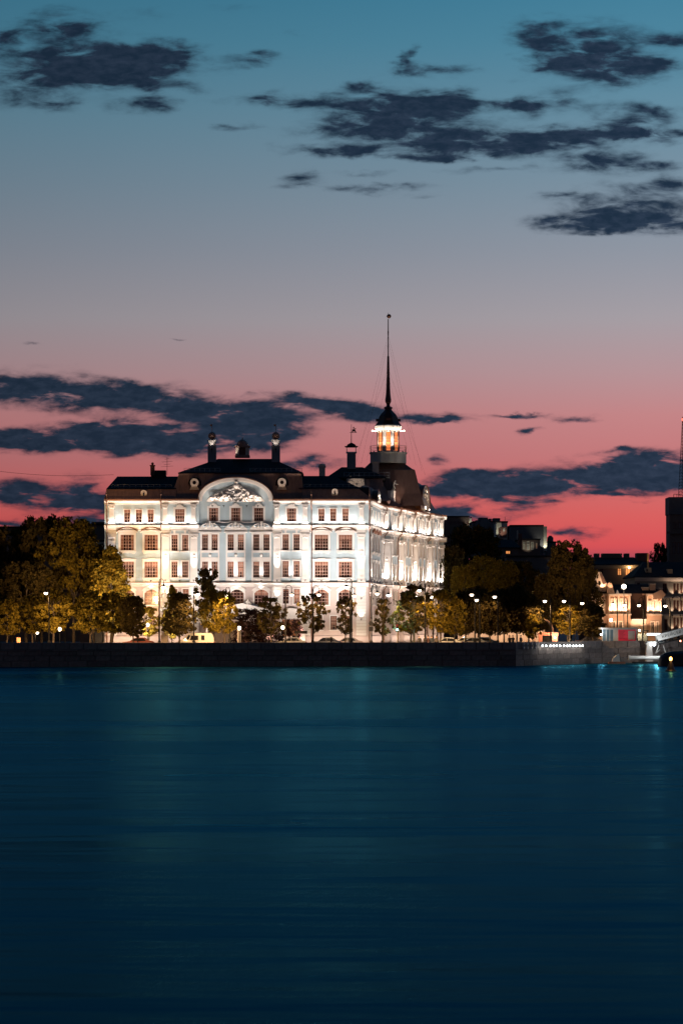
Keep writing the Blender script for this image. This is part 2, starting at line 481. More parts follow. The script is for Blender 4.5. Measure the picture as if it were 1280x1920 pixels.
# ------------------------------------------------------------------ mesh helpers
class MB:
    def __init__(s):
        s.v, s.f, s.mi, s.cur = [], [], [], 0

    def add(s, vs_, fs):
        o = len(s.v)
        s.v += [tuple(p) for p in vs_]
        for f in fs:
            s.f.append([i + o for i in f])
            s.mi.append(s.cur)
        return s

    def box(s, x0, x1, y0, y1, z0, z1):
        return s.add([(x0, y0, z0), (x1, y0, z0), (x1, y1, z0), (x0, y1, z0), (x0, y0, z1), (x1, y0, z1), (x1, y1, z1), (x0, y1, z1)],
                     [(0, 3, 2, 1), (4, 5, 6, 7), (0, 1, 5, 4), (1, 2, 6, 5), (2, 3, 7, 6), (3, 0, 4, 7)])

    def quad(s, a, b, c, d):
        return s.add([a, b, c, d], [(0, 1, 2, 3)])

    def prism(s, poly, y0, y1):          # polygon in (x, z), extruded along y
        n = len(poly)
        vs_ = [(p[0], y0, p[1]) for p in poly] + [(p[0], y1, p[1]) for p in poly]
        fs = [list(range(n)), list(range(2 * n - 1, n - 1, -1))]
        for i in range(n):
            j = (i + 1) % n
            fs.append((i, i + n, j + n, j))
        return s.add(vs_, fs)

    def prismx(s, poly, x0, x1):         # polygon in (y, z), extruded along x
        n = len(poly)
        vs_ = [(x0, p[0], p[1]) for p in poly] + [(x1, p[0], p[1]) for p in poly]
        fs = [list(range(n - 1, -1, -1)), list(range(n, 2 * n))]
        for i in range(n):
            j = (i + 1) % n
            fs.append((i, j, j + n, i + n))
        return s.add(vs_, fs)

    def prismz(s, poly, z0, z1):         # polygon in plan
        n = len(poly)
        vs_ = [(p[0], p[1], z0) for p in poly] + [(p[0], p[1], z1) for p in poly]
        fs = [list(range(n - 1, -1, -1)), list(range(n, 2 * n))]
        for i in range(n):
            j = (i + 1) % n
            fs.append((i, j, j + n, i + n))
        return s.add(vs_, fs)

    def band(s, outer, inner, y0, y1):   # strip between two open (x, z) lines, extruded along y
        n = len(outer)
        vs_ = [(p[0], y0, p[1]) for p in outer] + [(p[0], y0, p[1]) for p in inner] + [(p[0], y1, p[1]) for p in outer] + [(p[0], y1, p[1]) for p in inner]
        fs = []
        for i in range(n - 1):
            a, b, c, d = i, i + 1, n + i + 1, n + i
            fs += [(a, d, c, b), (a + 2 * n, b + 2 * n, c + 2 * n, d + 2 * n), (a, b, b + 2 * n, a + 2 * n), (d, d + 2 * n, c + 2 * n, c)]
        fs += [(0, 2 * n, 3 * n, n), (n - 1, 2 * n - 1, 4 * n - 1, 3 * n - 1)]
        return s.add(vs_, fs)

    def loft(s, rings, cap0=False, cap1=True):
        n = len(rings[0])
        vs_ = [p for r in rings for p in r]
        fs = []
        for k in range(len(rings) - 1):
            for i in range(n):
                j = (i + 1) % n
                fs.append((k * n + i, k * n + j, (k + 1) * n + j, (k + 1) * n + i))
        if cap1:
            fs.append(list(range((len(rings) - 1) * n, len(rings) * n)))
        if cap0:
            fs.append(list(range(n - 1, -1, -1)))
        return s.add(vs_, fs)

    def lathe(s, prof, cx=0, cy_=0, n=12, a0=0.0):
        rings = [[(cx + r * math.cos(a0 + 2 * PI * i / n), cy_ + r * math.sin(a0 + 2 * PI * i / n), z) for i in range(n)] for r, z in prof]
        return s.loft(rings, True, True)

    def tube(s, pts, rad, n=6):
        pts = [Vector(p) for p in pts]
        if not isinstance(rad, (list, tuple)):
            rad = [rad] * len(pts)
        rings = []
        for i, p in enumerate(pts):
            t = (pts[min(i + 1, len(pts) - 1)] - pts[max(i - 1, 0)])
            t = t.normalized() if t.length > 1e-9 else Vector((0, 0, 1))
            u = t.cross(Vector((0, 1, 0.13)))
            if u.length < 1e-3:
                u = t.cross(Vector((1, 0, 0)))
            u.normalize()
            w = t.cross(u)
            rings.append([tuple(p + (u * math.cos(2 * PI * k / n) + w * math.sin(2 * PI * k / n)) * rad[i]) for k in range(n)])
        return s.loft(rings, True, True)

    def ball(s, c, r, n=10, m_=7, sx=1, sy=1, sz=1):
        prof = []
        rings = []
        for k in range(m_ + 1):
            a = -PI / 2 + PI * k / m_
            rr = max(math.cos(a), 1e-3) * r
            rings.append([(c[0] + sx * rr * math.cos(2 * PI * i / n), c[1] + sy * rr * math.sin(2 * PI * i / n), c[2] + sz * r * math.sin(a)) for i in range(n)])
        return s.loft(rings, True, True)

    def mesh(s, name, mats, smooth=False):
        me = bpy.data.meshes.new(name)
        me.from_pydata(s.v, [], s.f)
        for m_ in (mats if isinstance(mats, (list, tuple)) else [mats]):
            me.materials.append(m_)
        if len(me.materials) > 1:
            me.polygons.foreach_set('material_index', s.mi)
        if smooth:
            me.polygons.foreach_set('use_smooth', [True] * len(me.polygons))
        me.update()
        return me

    def build(s, name, mats, parent=None, loc=(0, 0, 0), rz=0.0, smooth=False):
        return link(name, s.mesh(name, mats, smooth), parent, loc, rz)


def link(name, data, parent=None, loc=(0, 0, 0), rz=0.0):
    o = bpy.data.objects.new(name, data)
    C.objects.link(o)
    o.parent = parent
    o.location = loc
    o.rotation_euler = (0, 0, rz)
    return o


def tag(o, label, cat=None, group=None, kind=None):
    if label:
        o['label'] = label
    if cat:
        o['category'] = cat
    if group:
        o['group'] = group
    if kind:
        o['kind'] = kind
    return o


def thing(name, label, cat, loc=(0, 0, 0), rz=0.0, group=None):
    return tag(link(name, None, None, loc, rz), label, cat, group)


def at(x, y, D):
    return ((x - CX) * D / F, D, CAMZ - (y - HOR) * D / F)


def X(x, D):
    return (x - CX) * D / F


def Z(y, D):
    return CAMZ - (y - HOR) * D / F


def lamp(kind, name, loc, energy, col, parent=None, radius=0.1, size=None, size_y=None, rot=None, spot=None, blend=0.6):
    l = bpy.data.lights.new(name, kind)
    l.energy = energy
    l.color = col
    if kind == 'AREA':
        l.shape = 'RECTANGLE'
        l.size = size
        l.size_y = size_y
    else:
        l.shadow_soft_size = radius
    if kind == 'SPOT':
        l.spot_size = spot
        l.spot_blend = blend
    o = link(name, l, parent, loc)
    if rot is not None:
        o.rotation_euler = rot
    if name == 'roof_floodlight_lamp':
        MB().box(-.12, .12, -.1, .1, -.32, -.12).box(-.03, .03, -.03, .03, -.7, -.32).build('floodlight', M_IRON, parent, loc)
    return o


SODIUM = (1.0, 0.58, 0.25)
WARM = (1.0, 0.84, 0.72)
WARMER = (1.0, 0.74, 0.56)
STREET = 2.1

# ------------------------------------------------------------------ setting: water, ground, embankment
QUAY = [(-300, 277), (-130, 288.5), (22.5, 304.5), (36, 326), (60, 330), (300, 345)]


def quay_y(x):
    for (a, b) in zip(QUAY, QUAY[1:]):
        if a[0] <= x <= b[0]:
            return a[1] + (b[1] - a[1]) * (x - a[0]) / (b[0] - a[0])
    return QUAY[-1][1]


def water():
    m = bpy.data.materials.new('river_water')
    m.use_nodes = True
    nt = m.node_tree
    L = nt.links
    nt.nodes.clear()
    out = nt.nodes.new('ShaderNodeOutputMaterial')
    di = nt.nodes.new('ShaderNodeBsdfDiffuse')
    di.inputs[0].default_value = (0.0, 0.042, 0.062, 1)
    gl = nt.nodes.new('ShaderNodeBsdfGlossy')
    gl.inputs['Color'].default_value = (0.085, 0.46, 0.64, 1)
    mxs = nt.nodes.new('ShaderNodeMixShader')
    lw = nt.nodes.new('ShaderNodeLayerWeight')
    lw.inputs[0].default_value = 0.5
    pw = nt.nodes.new('ShaderNodeMath')
    pw.operation = 'POWER'
    pw.inputs[1].default_value = 6.0
    L.new(lw.outputs['Facing'], pw.inputs[0])
    mu = nt.nodes.new('ShaderNodeMath')
    mu.operation = 'MULTIPLY'
    mu.inputs[1].default_value = 0.42
    L.new(pw.outputs[0], mu.inputs[0])
    L.new(mu.outputs[0], mxs.inputs[0])
    L.new(di.outputs[0], mxs.inputs[1])
    L.new(gl.outputs[0], mxs.inputs[2])
    L.new(mxs.outputs[0], out.inputs[0])
    tc = nt.nodes.new('ShaderNodeTexCoord')

    def noise_(sc3, detail):
        mp = nt.nodes.new('ShaderNodeMapping')
        mp.inputs['Scale'].default_value = sc3
        L.new(tc.outputs['Object'], mp.inputs[0])
        n = nt.nodes.new('ShaderNodeTexNoise')
        n.inputs['Scale'].default_value = 1
        n.inputs['Detail'].default_value = detail
        n.inputs['Roughness'].default_value = 0.6
        L.new(mp.outputs[0], n.inputs['Vector'])
        return n
    a = noise_((0.034, 0.13, 1), 4)
    c = noise_((0.012, 0.035, 1), 4)
    ad = nt.nodes.new('ShaderNodeMath')
    ad.operation = 'MULTIPLY_ADD'
    L.new(c.outputs['Fac'], ad.inputs[0])
    ad.inputs[1].default_value = 2.5
    L.new(a.outputs['Fac'], ad.inputs[2])
    bp = nt.nodes.new('ShaderNodeBump')
    bp.inputs['Strength'].default_value = 0.55
    bp.inputs['Distance'].default_value = 0.7
    L.new(ad.outputs[0], bp.inputs['Height'])
    L.new(bp.outputs[0], gl.inputs['Normal'])
    r = nt.nodes.new('ShaderNodeMapRange')
    r.inputs[1].default_value = 0.3
    r.inputs[2].default_value = 0.7
    r.inputs[3].default_value = 0.20
    r.inputs[4].default_value = 0.33
    L.new(c.outputs['Fac'], r.inputs[0])
    L.new(r.outputs[0], gl.inputs['Roughness'])
    MATS['river_water'] = m
    o = MB().quad((-1500, -200, 0), (1500, -200, 0), (1500, 480, 0), (-1500, 480, 0)).build('river_water', m)
    tag(o, 'smooth dark teal river in front of the embankment', kind='structure')


water()


def ground():
    poly = [(x, y + 0.9) for x, y in QUAY] + [(1500, 400), (1500, 4000), (-1500, 4000), (-1500, 277)]
    mb = MB()
    mb.add([(x, y, STREET) for x, y in poly], [list(range(len(poly)))])
    tag(mb.build('ground', M_PAVE), 'paved bank behind the parapet', kind='structure')
    road = [(x, y + 9) for x, y in QUAY] + [(x, y + 19) for x, y in reversed(QUAY)]
    mb = MB().add([(x, y, STREET + 0.004) for x, y in road], [list(range(len(road)))])
    tag(mb.build('road', M_ASPHALT), 'dark asphalt embankment road', kind='structure')
    mb = MB()
    for (a, b) in zip(QUAY, QUAY[1:]):
        for off in (8.75, 19.0):
            mb.add([(a[0], a[1] + off, STREET), (b[0], b[1] + off, STREET), (b[0], b[1] + off + .25, STREET), (a[0], a[1] + off + .25, STREET),
                    (a[0], a[1] + off, STREET + .12), (b[0], b[1] + off, STREET + .12), (b[0], b[1] + off + .25, STREET + .12), (a[0], a[1] + off + .25, STREET + .12)],
                   [(0, 1, 5, 4), (4, 5, 6, 7), (2, 3, 7, 6)])
    tag(mb.build('kerb', M_GRANITE2), 'granite kerbs along the embankment road', kind='structure')


ground()


def embankment():
    """granite quay wall: each stone of each course is its own piece, parapet stones on top"""
    t = thing('embankment_wall', 'dark granite embankment wall with stone parapet along the river', 'embankment wall', (0, 300, 0))
    core = MB()
    pts = [(x, y) for x, y in QUAY]
    poly = [(x, y + .14) for x, y in pts] + [(x, y + 1.6) for x, y in reversed(pts)]
    core.prismz([(x, y - 300) for x, y in poly], -2.0, 2.02)
    core.build('core', M_GRANITE, t)
    par = [(x, y + .17) for x, y in pts] + [(x, y + .62) for x, y in reversed(pts)]
    MB().prismz([(x, y - 300) for x, y in par], 2.02, 3.04).build('parapet_core', M_GRANITE2, t)
    mcache = {}

    def stone(ln, h, d, m_, key):
        if key not in mcache:
            b = 0.03
            mb = MB()
            mb.loft([[(0.015, b, .015), (ln - .015, b, .015), (ln - .015, d, .015), (.015, d, .015)],
                     [(0.015 + b, 0, .015 + b), (ln - .015 - b, 0, .015 + b), (ln - .015, d, .015), (.015, d, .015)],
                     [(0.015 + b, 0, h - .015 - b), (ln - .015 - b, 0, h - .015 - b), (ln - .015, d, h - .015), (.015, d, h - .015)],
                     [(0.015, b, h - .015), (ln - .015, b, h - .015), (ln - .015, d, h - .015), (.015, d, h - .015)]])
            mcache[key] = mb.mesh('stone', m_)
        return mcache[key]
    rnd = random.Random(3)
    courses = [(-.5, .75, .40, 2.4, M_GRANITE), (.75, 1.42, .40, 1.9, M_GRANITE), (1.42, 2.05, .40, 2.2, M_GRANITE)]
    seglist = [(QUAY[1], QUAY[2], 46), (QUAY[2], QUAY[3], 25.4), (QUAY[3], QUAY[4], 24.3)]
    for si, (a, b, show) in enumerate(seglist):
        vx, vy = b[0] - a[0], b[1] - a[1]
        ln = math.hypot(vx, vy)
        ux, uy = vx / ln, vy / ln
        ang = math.atan2(vy, vx)
        s0 = 84.0 if si == 0 else 0.0            # the part of the wall in view
        s1 = min(ln, 16.5) if si == 2 else ln
        for ci, (z0, z1, d, bl, m_) in enumerate(courses + [(2.02, 2.2, .5, 3.3, M_GRANITE2), (2.2, 3.1, .66, 1.75, M_GRANITE2)]):
            n = max(1, round((s1 - s0) / bl))
            l = (s1 - s0) / n
            off = {3: -.12, 4: -.03}.get(ci, 0.0)
            for k in range(n):
                s_ = s0 + k * l
                jit = rnd.uniform(-.012, .012)
                px, py = a[0] + ux * s_ - uy * -(off + jit), a[1] + uy * s_ + ux * (off + jit) - 300
                link('stone' if ci < 3 else ('string_course_stone' if ci == 3 else 'parapet_stone'), stone(l, z1 - z0, d, m_, (si, ci)), t, (px, py, z0), ang)
    return t


QW = embankment()

# ------------------------------------------------------------------ the floodlit baroque school building
PL = Vector((-15.0, 340.0, STREET))
PAL = thing('baroque_palace', 'long floodlit white and pale blue baroque building with brown mansard roofs and spired tower', 'building', tuple(PL))


def U(x):
    return (x - CX) / 13.0


def ZF(y):
    return CAMZ + (HOR - y) / 13.0


Z_L, Z_M, Z_E = ZF(1093), ZF(985), ZF(940)


class Sec:
    """a stretch of facade: u runs along the wall, w outwards, z up"""
    def __init__(s, ox, oy, ang):
        s.o, s.a = (ox, oy), ang
        s.c, s.s = math.cos(ang), math.sin(ang)

    def w(s, u, w, z):
        return Vector((s.o[0] + u * s.c + w * s.s, s.o[1] + u * s.s - w * s.c, z))

    def put(s, name, data, u=0, w=0, z=0, parent=None):
        if parent is None:
            return link(name, data, PAL, tuple(s.w(u, w, z) - PL), s.a)
        return link(name, data, parent)

    def light(s, kind, name, u, w, z, energy, col, tilt=0.0, parent=None, **k):
        """lamp pointing up, leaning 'tilt' radians towards the wall"""
        o = lamp(kind, name, tuple(s.w(u, w, z) - PL), energy, col, PAL, **k)
        o.rotation_euler = (PI - tilt, 0, s.a)
        return o


KIND = {  # a, b, casing, hood, apron, cols, rows
    'big3': (1.92, 2.25, .30, 'arc', False, 5, 5), 'big2': (1.92, 2.3, .26, 'flat', True, 5, 5),
    'nar3': (.86, 2.3, .20, 'key', False, 3, 5), 'nar2': (.86, 2.3, .20, 'none', False, 3, 5),
    'pair': (.86, 2.3, .09, 'none', False, 3, 5),
    'att_n': (.86, 1.85, .12, 'none', False, 2, 4), 'att_w': (1.33, 1.9, .26, 'crown', False, 4, 4),
    'arch': (2.0, 2.2, .2, 'seg', False, 4, 5), 'gnar': (.86, 2.1, .14, 'none', False, 2, 4),
    'low': (.92, 2.0, .14, 'none', False, 3, 4), 'base': (1.05, .8, .1, 'none', False, 2, 1)}
WCACHE = {}


def arcpts(w, rise, z0, n=12, x0=0.0):
    return [(x0 - w / 2 + w * i / n, z0 + rise * math.sin(PI * i / n) ** .85) for i in range(n + 1)]


def seg(w, rise, z0, n=12, x0=0.0):
    return [(x0 - w / 2 + w * i / n, z0 + rise * (1 - (2 * i / n - 1) ** 2)) for i in range(n + 1)]


def window_meshes(kind):
    if kind in WCACHE:
        return WCACHE[kind]
    a, b, t, hood, apron, cols, rows = KIND[kind]
    h = a / 2
    c = MB()
    c.box(-h - t, -h, -.11, .01, 0, b)
    c.box(h, h + t, -.11, .01, 0, b)
    c.box(-h - t - .06, h + t + .06, -.2, .01, -min(t, .22), 0)
    top = b
    if hood == 'seg':
        rise = .55
        inner = seg(a, rise, b - rise)
        c.band([(p[0], b + .001) for p in inner], inner, -.10, .26)
        c.box(-h - t, h + t, -.11, .01, b + .001, b + .16)
        o2 = seg(a + 2 * t + .3, .62, b - rise + .28)
        c.band([(p[0], p[1] + .22) for p in o2], o2, -.24, -.112)
    else:
        c.box(-h - t, h + t, -.11, .01, b, b + t)
        top = b + t
    if hood == 'arc':
        o2 = arcpts(a + 2 * t + .5, .62, top + .12)
        c.band(o2, [(p[0], top) for p in o2], -.10, .01)
        c.cur = 1
        c.band([(p[0], p[1] + .15) for p in o2], [(p[0], p[1] + .002) for p in o2], -.34, .01)
        c.cur = 0
        for i in range(7):
            x = -.6 + .2 * i
            c.ball((x, -.12, top + .22 + .18 * math.cos(x * 1.8)), .11, 6, 4, sy=.6)
        c.prism([(-h - t, -.25), (-h - t + .22, -.55), (-h * .3, -.32), (0, -.42), (h * .3, -.32), (h + t - .22, -.55), (h + t, -.25)], -.08, .01)
    if hood == 'flat':
        c.box(-h - t - .1, h + t + .1, -.17, .01, top, top + .16)
        c.box(-h * .55, h * .55, -.15, .01, top + .16, top + .28)
    if hood == 'key':
        c.prism([(-.12, top), (.12, top), (.2, top + .46), (-.2, top + .46)], -.16, .01)
        c.box(-.3, .3, -.2, .01, top + .46, top + .56)
    if hood == 'crown':
        c.box(-h * .8, h * .8, -.16, .01, top, top + .16)
        c.box(-.2, .2, -.2, .01, top + .16, top + .42)
        c.ball((-h * .5, -.1, top + .2), .14, 6, 4)
        c.ball((h * .5, -.1, top + .2), .14, 6, 4)
    if apron:
        c.box(-h - t + .05, h + t - .05, -.07, .01, -.98, -.26)
        c.prism([(-h * .75, -.3), (h * .75, -.3), (h * .4, -.62), (0, -.78), (-h * .4, -.62)], -.14, -.07)
        c.ball((-h * .85, -.07, -.55), .16, 6, 4, sy=.5)
        c.ball((h * .85, -.07, -.55), .16, 6, 4, sy=.5)
    # reveals
    zt = b
    c.quad((-h, 0.01, 0), (-h, .3, 0), (-h, .3, zt), (-h, .01, zt))
    c.quad((h, 0.01, 0), (h, .01, zt), (h, .3, zt), (h, .3, 0))
    c.quad((-h, .01, zt), (-h, .3, zt), (h, .3, zt), (h, .01, zt))
    c.quad((-h, .01, 0), (h, .01, 0), (h, .3, 0), (-h, .3, 0))
    s = MB()
    f = .07
    s.box(-h, -h + f, .14, .22, 0, b)
    s.box(h - f, h, .14, .22, 0, b)
    s.box(-h + f, h - f, .14, .22, 0, f)
    s.box(-h + f, h - f, .14, .22, b - f, b)
    if rows > 2:
        s.box(-h + f, h - f, .13, .22, b * .62 - .05, b * .62 + .05)
    if a > 1.5:
        s.box(-.05, .05, .135, .215, f, b - f)
    s.cur = 1
    for i in range(1, cols):
        x = -h + a * i / cols
        s.box(x - .026, x + .026, .15, .205, f, b - f)
    for j in range(1, rows):
        z = b * j / rows
        s.box(-h + f, h - f, .152, .203, z - .026, z + .026)
    p = MB().quad((-h, .21, 0), (h, .21, 0), (h, .21, b), (-h, .21, b))
    WCACHE[kind] = (c.mesh('window_casing', [M_WHITE, M_FLASH]), s.mesh('sash', [M_FRAME, M_MUNTIN]), p.mesh('pane', M_PANE))
    return WCACHE[kind]


def window(sec, u, w, z, kind):
    c, s, p = window_meshes(kind)
    o = sec.put('window', c, u, w, z)
    link('sash', s, o)
    link('pane', p, o)
    return o


def holed(mb, u0, u1, z0, z1, rects, y):
    us = sorted({u0, u1} | {max(u0, min(u1, r[i])) for r in rects for i in (0, 1)})
    zs = sorted({z0, z1} | {max(z0, min(z1, r[i])) for r in rects for i in (2, 3)})
    for a, b in zip(us, us[1:]):
        for c, d in zip(zs, zs[1:]):
            if b - a < 1e-5 or d - c < 1e-5:
                continue
            m, n = (a + b) / 2, (c + d) / 2
            if any(r[0] < m < r[1] and r[2] < n < r[3] for r in rects):
                continue
            mb.quad((a, y, c), (b, y, c), (b, y, d), (a, y, d))


def wall_run(sec, u0, u1, w, wins, tiers=None):
    """wins: (u, z, kind)"""
    rects = []
    for (u, z, k) in wins:
        a, b = KIND[k][0], KIND[k][1]
        rects.append((u - a / 2, u + a / 2, z, z + b))
    for (z0, z1, m_) in (tiers or [(STREET, Z_L, M_GROUND), (Z_L, Z_M, M_BLUE), (Z_M, Z_E, M_BLUE)]):
        mb = MB()
        holed(mb, u0, u1, z0, z1, rects, -w)
        mb.quad((u0, -w, z0), (u0, .7, z0), (u0, .7, z1), (u0, -w, z1))
        mb.quad((u1, -w, z0), (u1, -w, z1), (u1, .7, z1), (u1, .7, z0))
        sec.put('wall', mb.mesh('wall', m_))
    for (u, z, k) in wins:
        window(sec, u, w, z, k)


def cornice(sec, u0, u1, w, z, kind, name='cornice'):
    mb = MB()
    if kind == 'mid':      # entablature: frieze, mouldings, corona, copper flashing
        pr = [(.05, z - .75), (-w - .10, z - .75), (-w - .10, z - .48), (-w - .22, z - .42), (-w - .28, z - .22), (-w - .55, z - .12), (-w - .60, z), (.05, z)]
        mb.prismx(pr, u0, u1)
        mb.cur = 1
        mb.prismx([(.05, z + .001), (-w - .66, z + .001), (-w - .66, z + .05), (.05, z + .14)], u0, u1)
    elif kind == 'low':
        pr = [(.05, z - .55), (-w - .08, z - .55), (-w - .08, z - .25), (-w - .2, z - .2), (-w - .38, z - .05), (-w - .38, z + .02), (.05, z + .02)]
        mb.prismx(pr, u0, u1)
        mb.cur = 1
        mb.prismx([(.05, z + .021), (-w - .42, z + .021), (-w - .42, z + .06), (.05, z + .11)], u0, u1)
    elif kind == 'eave':
        pr = [(.05, z - .45), (-w - .07, z - .45), (-w - .12, z - .2), (-w - .32, z - .08), (-w - .5, z), (-w - .5, z + .1), (.05, z + .1)]
        mb.prismx(pr, u0, u1)
        mb.cur = 1
        mb.prismx([(.05, z + .101), (-w - .62, z + .101), (-w - .66, z + .3), (.05, z + .36)], u0, u1)
    elif kind == 'base':
        mb.prismx([(.05, STREET), (-w - .12, STREET), (-w - .12, z - .06), (-w - .06, z), (.05, z)], u0, u1)
    return sec.put(name, mb.mesh(name, [M_WHITE if kind != 'base' else M_GROUND, M_FLASH]))


PCACHE = {}


def pilaster(sec, u, w, z0, z1, wd, rich=True):
    key = (round(z1 - z0, 2), wd, rich)
    if key not in PCACHE:
        h, k = z1 - z0, wd / 2
        s = MB()
        s.box(-k - .1, k + .1, -.32, 0, 0, .28)
        s.box(-k - .05, k + .05, -.27, 0, .28, .42)
        s.box(-k, k, -.2, 0, .42, h - .75)
        s.box(-k + .14, k - .14, -.23, -.2, .7, h * .5)
        if rich:
            s.ball((0, -.2, h * .56), .2, 8, 5, sy=.5)
            s.prism([(-k + .16, h * .60), (k - .16, h * .60), (k - .16, h * .62), (0, h * .67), (-k + .16, h * .62)], -.26, -.2)
            s.box(-k + .14, k - .14, -.23, -.2, h * .70, h - .95)
        c = MB()
        c.box(-k, k, -.22, 0, h - .75, h - .16)
        for sx in (-1, 1):
            c.tube([(sx * (k - .02), -.02, h - .32), (sx * (k - .02), -.34, h - .32)], .15, 8)
        for i in range(3):
            c.ball(((i - 1) * k * .55, -.23, h - .5 + .06 * (i == 1)), .12, 6, 4, sz=1.4)
        c.box(-k - .14, k + .14, -.38, 0, h - .16, h)
        PCACHE[key] = (s.mesh('pilaster', M_WHITE), c.mesh('capital', M_WHITE))
    s, c = PCACHE[key]
    o = sec.put('pilaster', s, u, w, z0)
    link('capital', c, o)
    return o


def simple_part(sec, name, mb, m_, u=0, w=0, z=0, smooth=False):
    return sec.put(name, mb.mesh(name, m_, smooth), u, w, z)


def flood_fixture(sec, u, w, z):
    if 'flood' not in PCACHE:
        mb = MB().box(-.13, .13, -.08, .08, -.12, -.02)
        mb.box(-.03, .03, -.03, .03, -.3, -.12)
        PCACHE['flood'] = mb.mesh('floodlight', M_IRON)
    sec.put('floodlight', PCACHE['flood'], u, w, z)


def uplight(sec, u, w, z, e, col=WARM, spot=70, tilt=.12, fixture=True):
    if fixture:
        flood_fixture(sec, u, w, z)
    sec.light('SPOT', 'floodlight_lamp', u, w, z + .03, e, col, tilt, radius=.12, spot=R(spot), blend=.9)


def strip(sec, u0, u1, w, z, e, col=WARM, tilt=.35):
    """a line of lights set along the wall"""
    mb = MB().box(u0 + .1, u1 - .1, -.06, .06, -.1, -.04)
    sec.put('light_strip', mb.mesh('light_strip', M_IRON), 0, w, z)
    sec.light('AREA', 'light_strip_lamp', (u0 + u1) / 2, w, z, e * (u1 - u0), col, tilt, size=u1 - u0 - .3, size_y=.12)


E_PIL, E_WIN, E_ATT, E_SCO = 2700.0, 420.0, 18.0, 240.0
MAIN = Sec(0, 340, 0)


